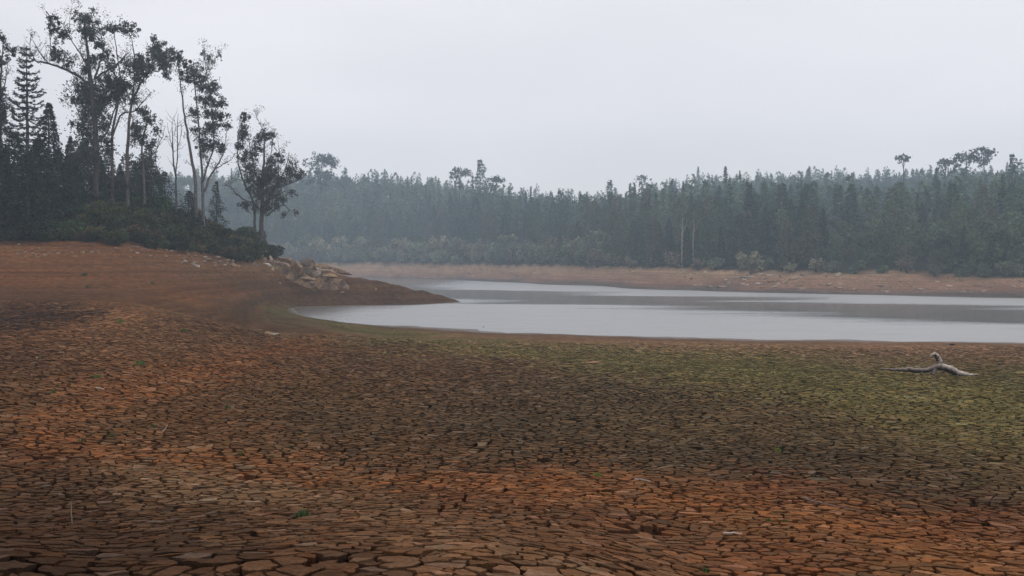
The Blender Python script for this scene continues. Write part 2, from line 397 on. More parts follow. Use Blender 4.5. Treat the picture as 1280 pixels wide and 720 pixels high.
M_leaf_far = attr_mat('far_leaf', .75, .2, .25, .3, 1, 0, 0, transl=.2, objrand=.32, gain=1.45)
M_bark = attr_mat('bark', .9, .2, 3.0, .45, 8.0, .6, .03)
M_stone = attr_mat('weathered_stone', .9, .25, 2.6, .45, 7.0, .8, .05)
M_wood = attr_mat('bleached_wood', .8, .3, 9.0, .35, 30.0, .6, .01)
M_grass = attr_mat('grass_blade', .6, .3, 5.0, .3, 1, 0, 0, transl=.3)

# ------------------------------------------------------------------ mud plates: cells of a random cell pattern
PLATE_Y0, PLATE_Y1 = 3.4, 66.0
def spacing(Y): return 0.118 + 0.074 * sstep(8, 50, Y)
def stretch(Y): return 1.22 + .55 * float(sstep(9, 26, Y))
def plate_depth(Y): return 0.095 - 0.070 * sstep(8, 45, Y)
def plate_mask(X, Y):
    px = 640 + F * X / np.maximum(Y, .5)
    m = sstep(PLATE_Y0, PLATE_Y0 + .5, Y) * (1 - sstep(PLATE_Y1 - 8, PLATE_Y1 - 1, Y))
    side = 1 - sstep(0.495, 0.52, np.abs(X / np.maximum(Y + 8.0, .5)))
    return m * side

# ------------------------------------------------------------------ ground sheet
def build_ground():
    pxs = np.concatenate((np.linspace(-900, -120, 40, endpoint=False), np.arange(-120, 1400, 3.0), np.linspace(1400, 2200, 40)))
    th_f = np.arctan((pxs - 640) / F)
    th_b = np.linspace(th_f[-1], th_f[0] + 2 * math.pi, 62)[1:-1]
    th = np.concatenate((th_f, th_b))
    Ys = np.concatenate((np.exp(np.linspace(math.log(0.6), math.log(60), 250, endpoint=False)), np.arange(60, 165, 0.8), np.exp(np.linspace(math.log(165), math.log(640), 90))))
    Tg, Yg = np.meshgrid(th, Ys)
    inside = np.abs(Tg) <= TH0 + 1e-6
    X = np.where(inside, Yg * np.tan(np.where(inside, Tg, 0)), Yg / math.cos(TH0) * np.sin(Tg))
    Y = np.where(inside, Yg, Yg / math.cos(TH0) * np.cos(Tg))
    X = X.ravel(); Y = Y.ravel()
    Z = height(X, Y)
    col = ground_col(X, Y, Z)
    pm = plate_mask(X, Y) * sstep(.12, .3, Z)
    Z = Z - pm * (plate_depth(Y))
    nt_, ny = len(th), len(Ys)
    V = np.stack((X, Y, Z), 1)
    i = np.arange(ny - 1)[:, None]; j = np.arange(nt_)[None, :]
    j2 = (j + 1) % nt_
    q = np.stack(np.broadcast_arrays(i * nt_ + j, (i + 1) * nt_ + j, (i + 1) * nt_ + j2, i * nt_ + j2), -1).reshape(-1, 4)
    q = q[:, ::-1]
    flat = q.ravel(); cnt = np.full(len(q), 4)
    # the middle, under the viewpoint
    V = np.vstack((V, [[0, 0, 3.4]])); col = np.vstack((col, col[:1]))
    c = len(V) - 1
    fan = np.stack((np.full(nt_, c), (np.arange(nt_) + 1) % nt_, np.arange(nt_)), 1)
    flat = np.concatenate((flat, fan.ravel())); cnt = np.concatenate((cnt, np.full(nt_, 3)))
    me = mesh_np('ground', V, flat, cnt, col, True, M_ground)
    o = link('ground', me)
    tag(o, 'cracked brown and orange lake bed sloping down to the water', None, None, 'structure')
    return o
ground = build_ground()

# ------------------------------------------------------------------ water
def build_water():
    m, t, b = new_mat('lake_water')
    b.inputs['Base Color'].default_value = (.16, .16, .155, 1)
    b.inputs['IOR'].default_value = 3.2
    g = t.nodes.new('ShaderNodeNewGeometry')
    # wind lanes: rippled and calm strips running along the shore
    dp = t.nodes.new('ShaderNodeVectorMath'); dp.operation = 'DOT_PRODUCT'; dp.inputs[1].default_value = (1.2, 1.0, 0)
    t.links.new(g.outputs['Position'], dp.inputs[0])
    mpn = t.nodes.new('ShaderNodeMapping'); mpn.inputs['Scale'].default_value = (.012, .07, 1); mpn.inputs['Rotation'].default_value = (0, 0, .5)
    t.links.new(g.outputs['Position'], mpn.inputs['Vector'])
    nn = noise_node(t, 1.0, 3, .55, mpn.outputs['Vector'])
    ma = t.nodes.new('ShaderNodeMath'); ma.operation = 'MULTIPLY_ADD'; ma.inputs[1].default_value = 85
    t.links.new(nn.outputs['Fac'], ma.inputs[0]); t.links.new(dp.outputs['Value'], ma.inputs[2])
    sc = t.nodes.new('ShaderNodeMapRange'); sc.inputs['From Min'].default_value = 35; sc.inputs['From Max'].default_value = 435
    t.links.new(ma.outputs[0], sc.inputs['Value'])
    rmp = t.nodes.new('ShaderNodeValToRGB'); cr = rmp.color_ramp
    def v(x): return (x + 35 - 35) / 400.0
    pts = [(0, .85), (v(128), .9), (v(150), .12), (v(190), .15), (v(212), .95), (v(300), .8), (1, .7)]
    cr.elements[0].position, cr.elements[0].color = pts[0][0], (pts[0][1],) * 3 + (1,)
    cr.elements[1].position, cr.elements[1].color = pts[-1][0], (pts[-1][1],) * 3 + (1,)
    for p_, c_ in pts[1:-1]:
        e = cr.elements.new(p_); e.color = (c_, c_, c_, 1)
    t.links.new(sc.outputs['Result'], rmp.inputs['Fac'])
    # fine wind streaks inside the lanes
    mpf = t.nodes.new('ShaderNodeMapping'); mpf.inputs['Scale'].default_value = (.14, 1.0, 1); mpf.inputs['Rotation'].default_value = (0, 0, .18)
    t.links.new(g.outputs['Position'], mpf.inputs['Vector'])
    nf = noise_node(t, 1.0, 4, .6, mpf.outputs['Vector'])
    mf = t.nodes.new('ShaderNodeMapRange'); mf.inputs['From Min'].default_value = .38; mf.inputs['From Max'].default_value = .56; mf.inputs['To Min'].default_value = .68
    t.links.new(nf.outputs['Fac'], mf.inputs['Value'])
    mm_ = t.nodes.new('ShaderNodeMath'); mm_.operation = 'MULTIPLY'
    t.links.new(rmp.outputs['Color'], mm_.inputs[0]); t.links.new(mf.outputs['Result'], mm_.inputs[1])
    sx = t.nodes.new('ShaderNodeSeparateXYZ'); t.links.new(g.outputs['Position'], sx.inputs[0])
    lee = t.nodes.new('ShaderNodeMapRange'); lee.inputs['From Min'].default_value = -27; lee.inputs['From Max'].default_value = -6   # sheltered cove behind the point
    lee.inputs['To Min'].default_value = .12; lee.interpolation_type = 'SMOOTHSTEP'
    t.links.new(sx.outputs['X'], lee.inputs['Value'])
    m5 = t.nodes.new('ShaderNodeMath'); m5.operation = 'MULTIPLY'
    t.links.new(mm_.outputs[0], m5.inputs[0]); t.links.new(lee.outputs['Result'], m5.inputs[1]); mm_ = m5
    rr = t.nodes.new('ShaderNodeMapRange'); rr.inputs['To Min'].default_value = .08; rr.inputs['To Max'].default_value = .48
    t.links.new(mm_.outputs[0], rr.inputs['Value']); t.links.new(rr.outputs['Result'], b.inputs['Roughness'])
    m1 = t.nodes.new('ShaderNodeMapping'); m1.inputs['Scale'].default_value = (1.0, 2.2, 1); m1.inputs['Rotation'].default_value = (0, 0, .25)
    t.links.new(g.outputs['Position'], m1.inputs['Vector'])
    w1 = noise_node(t, 1.5, 4, .62, m1.outputs['Vector'])
    sb = t.nodes.new('ShaderNodeVectorMath'); sb.operation = 'SUBTRACT'; sb.inputs[1].default_value = (.5, .5, .5)
    t.links.new(w1.outputs['Color'], sb.inputs[0])
    ml = t.nodes.new('ShaderNodeVectorMath'); ml.operation = 'MULTIPLY'; ml.inputs[1].default_value = (.5, 1.0, 0)
    t.links.new(sb.outputs[0], ml.inputs[0])
    bs = t.nodes.new('ShaderNodeMapRange'); bs.inputs['To Min'].default_value = .05; bs.inputs['To Max'].default_value = .5
    t.links.new(mm_.outputs[0], bs.inputs['Value'])
    sl = t.nodes.new('ShaderNodeVectorMath'); sl.operation = 'SCALE'
    t.links.new(ml.outputs[0], sl.inputs[0]); t.links.new(bs.outputs['Result'], sl.inputs['Scale'])
    av = t.nodes.new('ShaderNodeVectorMath'); av.operation = 'ADD'; av.inputs[1].default_value = (0, 0, 1)
    t.links.new(sl.outputs[0], av.inputs[0])
    nm = t.nodes.new('ShaderNodeVectorMath'); nm.operation = 'NORMALIZE'
    t.links.new(av.outputs[0], nm.inputs[0]); t.links.new(nm.outputs[0], b.inputs['Normal'])
    nx, ny = 40, 30
    xs = np.linspace(-240, 420, nx); ys = np.linspace(55, 395, ny)
    X, Y = np.meshgrid(xs, ys)
    V = np.stack((X.ravel(), Y.ravel(), np.zeros(X.size)), 1)
    i = np.arange(ny - 1)[:, None]; j = np.arange(nx - 1)[None]
    q = np.stack(np.broadcast_arrays(i*nx+j, i*nx+j+1, (i+1)*nx+j+1, (i+1)*nx+j), -1).reshape(-1, 4)
    o = link('water', mesh_np('water', V, q, np.full(len(q), 4), None, True, m))
    tag(o, 'grey reservoir water with rippled and calm strips', None, None, 'structure')
build_water()

# ------------------------------------------------------------------ plates
def build_plates():
    pts = []
    Y = PLATE_Y0 - .3
    while Y < PLATE_Y1 + .3:
        s = float(spacing(Y))
        half = 0.535 * (Y + 8.0)
        xs = np.arange(-half, half, s)
        xs = xs + rng.uniform(0, s)
        n = len(xs)
        pts.append(np.stack((xs + rng.uniform(-.46, .46, n) * s, Y + rng.uniform(-.46, .46, n) * s * stretch(Y)), 1))
        Y += s * stretch(Y)
    pts = np.concatenate(pts)
    # cut off what lies under water or in the wet rim
    z = height(pts[:, 0], pts[:, 1])
    keep = (z > .10) & (rng.random(len(pts)) > .10 + .42 * fbm(pts[:, 0] / .7, pts[:, 1] / .9, 231, 2))
    pts = pts[keep]
    # Delaunay
    res = delaunay_2d_cdt([Vector((float(a), float(b))) for a, b in pts], [], [], 0, 1e-6)
    vin = np.array([v[:] for v in res[0]]); tri = np.array([list(f) for f in res[2]], np.int64)
    a, b, c = vin[tri[:, 0]], vin[tri[:, 1]], vin[tri[:, 2]]
    d = 2 * (a[:, 0]*(b[:, 1]-c[:, 1]) + b[:, 0]*(c[:, 1]-a[:, 1]) + c[:, 0]*(a[:, 1]-b[:, 1]))
    d = np.where(np.abs(d) < 1e-9, 1e-9, d)
    a2, b2, c2 = (a**2).sum(1), (b**2).sum(1), (c**2).sum(1)
    cc = np.stack(((a2*(b[:, 1]-c[:, 1]) + b2*(c[:, 1]-a[:, 1]) + c2*(a[:, 1]-b[:, 1])) / d,
                   (a2*(c[:, 0]-b[:, 0]) + b2*(a[:, 0]-c[:, 0]) + c2*(b[:, 0]-a[:, 0])) / d), 1)
    # soften the geometric look: pull corners towards the triangle's middle a little, and jitter
    mid = (a + b + c) / 3
    cc = cc * .86 + mid * .14
    sp = spacing(cc[:, 1])
    cc = cc + rng.normal(0, .055, cc.shape) * sp[:, None]
    nv, ntri = len(vin), len(tri)
    # broad cracks: where a wandering coarse pattern changes sign the gap widens
    w = fbm(cc[:, 0] / .55, cc[:, 1] / .45, 201, 3)
    broad = np.exp(-((w - .5) / .035) ** 2) * .9 + np.exp(-((fbm(cc[:, 0] / .8 + 40, cc[:, 1] / .6, 211, 3) - .5) / .03) ** 2) * .9
    gap = (0.0048 + 0.0075 * rng.random(ntri) ** 2 + 0.0165 * np.clip(broad, 0, 1.2)) * (sp / .100)
    gap *= np.where(rng.random(ntri) < .13, rng.uniform(1.8, 3.4, ntri), 1.0) * (1 + .35 * sstep(8, 30, cc[:, 1]))
    loose = fbm(cc[:, 0] / 5, cc[:, 1] / 5, 221, 3)
    gap *= (1.02 + .95 * loose) * (.74 + .36 * sstep(7, 15, cc[:, 1]))
    site = tri.ravel(); tid = np.repeat(np.arange(ntri), 3)
    ang = np.arctan2(cc[tid, 1] - vin[site, 1], cc[tid, 0] - vin[site, 0])
    o = np.lexsort((ang, site)); site, tid, ang = site[o], tid[o], ang[o]
    cnt = np.bincount(site, minlength=nv); start = np.concatenate(([0], np.cumsum(cnt)[:-1]))
    first = ang[start[np.minimum(np.arange(nv), nv - 1)].clip(0, len(ang) - 1)]
    # drop hull cells: too few corners or corners far away
    far_ = np.linalg.norm(cc[tid] - vin[site], axis=1) > spacing(vin[site, 1]) * (2.1 + .9 * sstep(9, 26, vin[site, 1]))
    bad = np.bincount(site, weights=far_, minlength=nv) > 0
    bad |= (cnt < 4) | (cnt > 9)
    # also a whole turn must be closed
    mg = np.zeros(nv)
    nxt = np.arange(len(ang)) + 1; last = start + cnt - 1
    nxt[last[cnt > 0]] = start[cnt > 0]
    gapang = (ang[nxt] - ang) % (2 * math.pi)
    np.maximum.at(mg, site, gapang)
    bad |= mg > 3.0
    pm = plate_mask(vin[:, 0], vin[:, 1])
    bad |= pm < .05
    sz = height(vin[:, 0], vin[:, 1])
    bad |= sz < .16
    scol = ground_col(vin[:, 0], vin[:, 1], sz, rng.normal(0, 26, nv), rng.normal(0, 7, nv))
    rnd = rng.random(nv)
    scol = scol * (0.66 + .62 * rnd ** 1.2)[:, None]
    hue = rng.normal(0, .06, nv)
    scol[:, 0] *= 1 + hue; scol[:, 2] *= 1 - hue
    pale = (rng.random(nv) < .06)
    scol[pale] = scol[pale] * 1.35 + .012
    scol = np.clip(scol * 1.62, .004, .6)
    tiltx = rng.normal(0, .028, nv); tilty = rng.normal(0, .028, nv)
    lift = rng.normal(0, .0035, nv) * np.clip(10 / np.maximum(vin[:, 1], 10), .35, 1)
    pxc, pyc = proj(vin[:, 0], vin[:, 1], sz)
    area_px = (spacing(vin[:, 1]) * F / np.maximum(vin[:, 1], 1)) ** 2 * (CZ - sz) / np.maximum(vin[:, 1], 1)
    inframe = (pxc > 4) & (pxc < 1276) & (pyc < 716)
    score = np.where(inframe & ~bad, area_px * (1 + .25 * rnd), -1)
    single = np.zeros(nv, bool); single[np.argsort(-score)[:300]] = True

    VV, FF, CN, CO = [], [], [], []
    base = 0
    singles = []
    for n in range(4, 10):
        for near in (True, False):
            ids = np.where((cnt == n) & ~bad & ((vin[:, 1] < 13) == near))[0]
            if not len(ids): continue
            k = start[ids][:, None] + np.arange(n)[None]
            P2 = cc[tid[k]]                                   # (m,n,2)
            g = gap[tid[k]]
            ctr = vin[ids][:, None, :]
            if near:
                nx_ = np.roll(P2, -1, 1)
                md = (P2 + nx_) / 2
                hx = hash2(np.round(md[..., 0] * 1e4), np.round(md[..., 1] * 1e4), 5) - .5
                e = nx_ - P2
                md = md + np.stack((-e[..., 1], e[..., 0]), -1) * 0
                # the shared displacement has one direction in the world for both neighbours
                sgn = np.where((e[..., 0] > 0) | ((e[..., 0] == 0) & (e[..., 1] > 0)), 1.0, -1.0)
                md = md + np.stack((-e[..., 1], e[..., 0]), -1) * (hx * .34 * sgn)[..., None]
                gm = (g + np.roll(g, -1, 1)) / 2 * .9
                P2 = np.stack((P2, md), 2).reshape(len(ids), n * 2, 2)
                g = np.stack((g, gm), 2).reshape(len(ids), n * 2)
                nn_ = n * 2
            else:
                nn_ = n
            dv = ctr - P2; dl = np.linalg.norm(dv, axis=2)
            tq = np.clip(g / np.maximum(dl, 1e-4) * 1.25, 0, .5)
            Q = P2 + dv * tq[..., None]
            m = len(ids)
            zc = sz[ids] + lift[ids]
            rel = Q - ctr
            gx = (height(vin[ids, 0] + .05, vin[ids, 1]) - sz[ids]) / .05 + tiltx[ids]
            gy = (height(vin[ids, 0], vin[ids, 1] + .05) - sz[ids]) / .05 + tilty[ids]
            zt = zc[:, None] + gx[:, None] * rel[..., 0] + gy[:, None] * rel[..., 1]
            dep = plate_depth(vin[ids, 1])[:, None] + .012
            ccol = scol[ids]
            if near:
                jit = rng.normal(0, .0016, zt.shape)
                ro = np.concatenate((Q, (zt - .0018 + jit)[..., None]), 2)
                Qi = ctr + rel * .955
                cup = rng.uniform(-.004, .006, m)[:, None]
                zi = zc[:, None] + (gx[:, None] * rel[..., 0] + gy[:, None] * rel[..., 1]) * .955 + cup * 0 + rng.normal(0, .0018, zt.shape) + .001
                ri = np.concatenate((Qi, zi[..., None]), 2)
                ctop = np.concatenate((vin[ids], (zc - cup[:, 0])[:, None]), 1)[:, None, :]
                rb = np.concatenate((ctr + rel * .70, (zt - dep)[..., None]), 2)
                Vv = np.concatenate((ro, ri, rb, ctop), 1)
                per = nn_ * 3 + 1
                idx = np.arange(nn_); nx2 = (idx + 1) % nn_
                f1 = np.stack((idx, nx2, nn_ + nx2, nn_ + idx), 1)
                f2 = np.stack((2*nn_ + idx, 2*nn_ + nx2, nx2, idx), 1)
                f3 = np.stack((np.full(nn_, 3*nn_), nn_ + idx, nn_ + nx2), 1)
                fl = np.concatenate((f1.ravel(), f2.ravel(), f3.ravel())); cn = np.concatenate((np.full(2*nn_, 4), np.full(nn_, 3)))
            else:
                ro = np.concatenate((Q, zt[..., None]), 2)
                rb = np.concatenate((ctr + rel * .72, (zt - dep)[..., None]), 2)
                Vv = np.concatenate((ro, rb), 1)
                per = nn_ * 2
                idx = np.arange(nn_); nx2 = (idx + 1) % nn_
                f2 = np.stack((nn_ + idx, nn_ + nx2, nx2, idx), 1)
                fl = np.concatenate((idx, f2.ravel())); cn = np.concatenate(([nn_], np.full(nn_, 4)))
            sel = single[ids]
            for r_ in np.where(sel)[0]:
                v0 = np.array([vin[ids[r_], 0], vin[ids[r_], 1], zc[r_]])
                me = mesh_np('mud_plate', Vv[r_] - v0, fl, cn, np.repeat(ccol[r_][None], per, 0), False, M_plate)
                singles.append((me, v0))
            Vr = Vv[~sel]; mr_ = len(Vr)
            if mr_:
                VV.append(Vr.reshape(-1, 3))
                CO.append(np.repeat(ccol[~sel], per, 0))
                FF.append((fl[None] + base + np.arange(mr_)[:, None] * per).ravel())
                CN.append(np.tile(cn, mr_))
                base += mr_ * per
    me = mesh_np('cracked_mud', np.concatenate(VV), np.concatenate(FF), np.concatenate(CN), np.concatenate(CO), False, M_plate)
    o = link('cracked_mud', me, ground); o['kind'] = 'stuff'
    for me, v0 in singles:
        link('mud_plate', me, ground, v0)
    print('PLATES', len(singles), 'tris', sum(len(p) for p in CN))
build_plates()


# ------------------------------------------------------------------ foliage builders
def leaf_quads(C, size, rs, flat=.0, aspect=.55, down=0.0, outward=None, tri=False):
    """C (n,3) leaf centres -> vertices and faces of small diamond leaves (or triangles)."""
    n = len(C)
    d = rs.normal(size=(n, 3))
    if outward is not None: d = d * .55 + outward
    d[:, 2] -= down
    d /= np.linalg.norm(d, axis=1, keepdims=True) + 1e-9
    s = rs.normal(size=(n, 3)); s[:, 2] *= (1 - flat)
    s -= (s * d).sum(1, keepdims=True) * d
    s /= np.linalg.norm(s, axis=1, keepdims=True) + 1e-9
    L = (np.asarray(size) * rs.uniform(.6, 1.35, n))[:, None]
    if tri:
        V = np.stack((C - d * L * .5 + s * L * aspect * .6, C - d * L * .5 - s * L * aspect * .6, C + d * L * .6), 1)
        k = 3
    else:
        V = np.stack((C - d * L * .5, C + s * L * aspect * .5, C + d * L * .5, C - s * L * aspect * .5), 1)
        k = 4
    return V.reshape(-1, 3), np.arange(n * k), np.full(n, k), k

def leaf_cols(n, k, base, rs, var=.35, hue=.12):
    c = np.asarray(base)[None] * (1 + rs.uniform(-var, var, n))[:, None]
    h = rs.normal(0, hue, n)
    c[:, 0] *= 1 + h; c[:, 2] *= 1 - h * .5
    return np.repeat(np.clip(c, .002, 1), k, 0)

def tube(pts, rad, sides=6):
    """tapered tube along a polyline: vertices, quads; ends closed."""
    pts = np.asarray(pts, float); rad = np.asarray(rad, float); n = len(pts)
    tn = np.gradient(pts, axis=0); tn /= np.linalg.norm(tn, axis=1, keepdims=True) + 1e-9
    ref = np.array([0.13, .97, .2]) if abs(tn[0][1]) < .8 else np.array([.9, .1, .4])
    V = []
    for i in range(n):
        a = np.cross(tn[i], ref); a /= np.linalg.norm(a) + 1e-9
        b = np.cross(tn[i], a)
        th = np.linspace(0, 2 * math.pi, sides, endpoint=False)
        V.append(pts[i] + rad[i] * (np.cos(th)[:, None] * a + np.sin(th)[:, None] * b))
    V = np.concatenate(V)
    F_, C_ = [], []
    for i in range(n - 1):
        for j in range(sides):
            F_ += [i*sides+j, i*sides+(j+1) % sides, (i+1)*sides+(j+1) % sides, (i+1)*sides+j]; C_.append(4)
    F_ += list(range(sides))[::-1]; C_.append(sides)
    F_ += [(n-1)*sides+j for j in range(sides)]; C_.append(sides)
    return V, np.array(F_), np.array(C_)

def smooth_line(pts, rad, seg=4, wob=0.0, rs=None):
    pts = np.asarray(pts, float); n = len(pts)
    if n < 2: return pts, np.asarray(rad, float)
    t = np.arange(n); q = np.linspace(0, n - 1, (n - 1) * seg + 1)
    if n > 2: out = np.stack([pchip(t, pts[:, k], np.clip(q, 0, n - 1 - 1e-9)) for k in range(3)], 1)
    else: out = np.stack([np.interp(q, t, pts[:, k]) for k in range(3)], 1)
    r = np.interp(q, t, rad)
    if wob and rs is not None: out[1:-1] += rs.normal(0, wob, out[1:-1].shape)
    return out, r

class Mesh:
    def __init__(s): s.V = []; s.F = []; s.C = []; s.K = []; s.n = 0
    def add(s, V, F_, C_, col):
        s.V.append(V); s.F.append(np.asarray(F_) + s.n); s.C.append(C_)
        col = np.asarray(col, float)
        s.K.append(np.repeat(col[None], len(V), 0) if col.ndim == 1 else col); s.n += len(V)
    def tube(s, pts, rad, col, sides=6): s.add(*tube(pts, rad, sides), col)
    def mesh(s, name, mat, smooth=False):
        return mesh_np(name, np.concatenate(s.V), np.concatenate(s.F), np.concatenate(s.C), np.concatenate(s.K), smooth, mat)

G_EUC = np.array((.040, .050, .034)); G_DARK = np.array((.018, .030, .018)); G_CON = np.array((.022, .042, .020))
BARK = np.array((.085, .072, .062)); BARK_PALE = np.array((.26, .22, .19))

# ------------------------------------------------------------------ prototypes of conifers and bushes (unit: metres at 10 m height)
def conifer_parts(seed, h, R, t0, nleaf, size, base, power=.85, lump=.3, tri=False, droop=.35, trunk_r=.16):
    rs = np.random.default_rng(seed)
    nw = int(h * 2.0)
    lev = rs.integers(0, nw, nleaf) / nw
    t = t0 + (1 - t0) * (lev + rs.uniform(0, .75 / nw, nleaf))
    t = np.clip(t, t0, .995)
    ang = rs.uniform(0, 2 * math.pi, nleaf)
    nb = 7
    ph = rs.uniform(0, 6.28, nw + 1)[(lev * nw).astype(int)]
    ang = ang + .55 * np.sin(nb * ang + ph)         # gathered into boughs
    lumpf = 1 + lump * (vnoise(ang * 1.3 + seed, t * 9, seed) - .5) * 2
    Rt = R * np.clip((1 - t) / (1 - t0), 0, 1) ** power * lumpf * (.55 + .45 * sstep(t0, t0 + .12, t)) + .06
    rr = Rt * np.sqrt(rs.uniform(.10, 1.0, nleaf))
    out = np.stack((np.cos(ang), np.sin(ang), np.zeros(nleaf)), 1)
    C = out * rr[:, None]; C[:, 2] = t * h - droop * rr * .6 + rs.normal(0, .06, nleaf)
    V, F_, C_, k = leaf_quads(C, size * (0.65 + .5 * (1 - t)), rs, .75, .5, .25, out * 1.2, tri)
    col = leaf_cols(nleaf, k, base, rs)
    tp, tr = smooth_line([(0, 0, -.5), (0, 0, h * .5), (0, 0, h * .97)], [trunk_r, trunk_r * .7, .02], 3, .03, rs)
    return (V, F_, C_, col), tube(tp, tr, 6)

def bush_parts(seed, R, H, nleaf, size, base, lobes=9, tri=False):
    rs = np.random.default_rng(seed)
    lc = np.stack((rs.uniform(-.62, .62, lobes) * R, rs.uniform(-.62, .62, lobes) * R, H * rs.uniform(.25, .78, lobes)), 1)
    lr = rs.uniform(.26, .5, lobes) * R
    k_ = rs.integers(0, lobes, nleaf)
    d = rs.normal(size=(nleaf, 3)); d /= np.linalg.norm(d, axis=1, keepdims=True)
    rad = lr[k_] * rs.uniform(.35, 1.0, nleaf) ** .5
    C = lc[k_] + d * rad[:, None] * np.array((1, 1, .8 * H / R if H < R * 1.2 else 1.0))
    C[:, 2] = np.maximum(C[:, 2], .05)
    V, F_, C_, k = leaf_quads(C, size, rs, .3, .6, -.1, d, tri)
    tint = 1 + rs.uniform(-.25, .25, lobes)
    col = leaf_cols(nleaf, k, base, rs) * np.repeat(tint[k_], k)[:, None]
    stems = Mesh()
    for i in range(lobes):
        p, r = smooth_line([(rs.normal(0, .08), rs.normal(0, .08), -.3), tuple(lc[i] * np.array((.45, .45, .5))), tuple(lc[i])], [.05, .035, .012], 2, .02, rs)
        stems.tube(p, r, BARK, 5)
    return (V, F_, C_, col), stems

def as_mesh(parts, name, mat):
    V, F_, C_, col = parts
    return mesh_np(name, V, F_, C_, col, False, mat)

def trunk_mesh(tb, name='trunk', col=BARK):
    V, F_, C_ = tb
    return mesh_np(name, V, F_, C_, np.repeat(col[None], len(V), 0), True, M_bark)

# ------------------------------------------------------------------ trees drawn stem by stem (positions read off the photo, depth from where they stand)
def drawn_tree(name, label, Y, base_px, base_py, stems, clumps, leaf=.25, dens=.9, leaf_col=G_EUC, bark=BARK, cat='tree', group=None, depth=2.2, seed=1, twigs=True, sub=13, leafmat=None):
    rs = np.random.default_rng(seed)
    b = at(base_px, base_py, Y)
    b[2] = min(b[2], gz(b[0], b[1])) if base_py is not None else gz(b[0], b[1])
    root = thing(name, b, label, cat, group)
    s = Y / F
    lines = []
    for i, st in enumerate(stems):
        # depth wanders along the stem, away from and towards the viewer
        dy = rs.normal(0, depth * .35) if i else 0.0
        pts = []
        n = len(st)
        attach = st[0]
        start_dy = 0.0
        if lines:
            best = min(((np.hypot(q[0] - attach[0], q[1] - attach[1]), q[3]) for l in lines for q in l), key=lambda x: x[0])
            if best[0] < 6: start_dy = best[1]
        l = []
        for k, (x, y, r) in enumerate(st):
            l.append((x, y, r, start_dy + (dy) * (k / max(n - 1, 1))))
        lines.append(l)
        W = [at(x, y, Y) + np.array((0, d_, 0)) - b for x, y, r, d_ in l]
        if i == 0 or st[0][1] > base_py - 6: W[0][2] = min(W[0][2], -.4)
        p, r = smooth_line(W, [max(r * s, .018) for x, y, r, d_ in l], 4, .03, rs)
        m = Mesh(); m.tube(p, r, bark, 7 if l[0][2] > 1.6 else 5)
        link('trunk' if (st[0][1] > base_py - 14) else 'limb', m.mesh('limb', M_bark, True), root)
    allq = [(q[0], q[1], q[3]) for l in lines for q in l]
    aq = np.array(allq)
    V = Mesh(); T = Mesh()
    for (x, y, rx, ry, *w) in clumps:
        wgt = w[0] if w else 1.0
        dd = np.hypot(aq[:, 0] - x, (aq[:, 1] - y) * .8 - 2)
        k = np.argmin(dd); y0 = aq[k, 2]
        dyc = y0 + rs.normal(0, depth * .45)
        c = at(x, y, Y) + np.array((0, dyc, 0)) - b
        if twigs and dd[k] > 2:
            a0 = at(aq[k, 0], aq[k, 1], Y) + np.array((0, y0, 0)) - b
            mid_ = (a0 + c) / 2 + np.array((0, 0, -.1 * np.linalg.norm(c - a0)))
            p, r = smooth_line([a0, mid_, c], [.07, .045, .015], 3, .04, rs); T.tube(p, r, bark, 5)
        RX, RY = rx * s * 1.22, ry * s * 1.22
        nb = max(3, int(sub * (.6 + .05 * rx)))
        sc_ = rs.normal(size=(nb, 3)); sc_ /= np.linalg.norm(sc_, axis=1, keepdims=True)
        sc_ *= rs.uniform(.25, 1.35, nb)[:, None]
        scw = sc_ * np.array((RX, min(RX, RY) * 1.0, RY))
        sr = rs.uniform(.22, .62, nb) * min(RX, RY)
        n = int(max(16, 400 * wgt * dens * RX * RY * (.34 / leaf) ** 2))
        kk = rs.integers(0, nb, n)
        d = rs.normal(size=(n, 3)); d /= np.linalg.norm(d, axis=1, keepdims=True)
        C = c + scw[kk] + d * (sr[kk] * rs.uniform(.2, 1, n) ** .5)[:, None]
        nh = int(n * .22)                      # loose leaves round the clump
        dh = rs.normal(size=(nh, 3)) * np.array((RX, RX, RY)) * .52
        C = np.concatenate((C, c + dh)); n += nh
        vv, ff, cn, kq = leaf_quads(C, leaf, rs, 0, .5, .55, None)
        V.add(vv, ff, cn, leaf_cols(n, kq, leaf_col * rs.uniform(.8, 1.25), rs))
        if twigs:
            for i in range(nb):
                p, r = smooth_line([c, c + scw[i] * .6, c + scw[i] * 1.15 + np.array((0, 0, .15 * RY))], [.03, .02, .008], 2, .02, rs)
                T.tube(p, r, bark * .9, 4)
    if twigs:                                  # fine bare twigs and thin sprays along the limbs
        for l in lines:
            for k in range(1, len(l)):
                for j in range(3):
                    f = rs.uniform(0, 1)
                    x = l[k-1][0] * (1-f) + l[k][0] * f; y = l[k-1][1] * (1-f) + l[k][1] * f
                    if y > base_py - 40: continue
                    a0 = at(x, y, Y) + np.array((0, l[k-1][3] * (1-f) + l[k][3] * f, 0)) - b
                    ln = rs.uniform(.7, 1.9); a = rs.uniform(0, 6.28)
                    e = a0 + np.array((math.cos(a) * ln * .6, math.sin(a) * ln * .6, ln * rs.uniform(.3, .9)))
                    p, rr_ = smooth_line([a0, (a0 + e) / 2 + np.array((0, 0, -.08 * ln)), e], [.03, .02, .009], 3, .03, rs); T.tube(p, rr_, bark, 4)
                    if clumps and rs.random() < .6:
                        nl = int(rs.uniform(14, 40)); C = e + rs.normal(0, .26, (nl, 3))
                        vv, ff, cn, kq = leaf_quads(C, leaf * .8, rs, 0, .45, .5, None); V.add(vv, ff, cn, leaf_cols(nl, kq, leaf_col, rs))
    if V.n: link('crown', V.mesh('crown', leafmat or M_leaf), root)
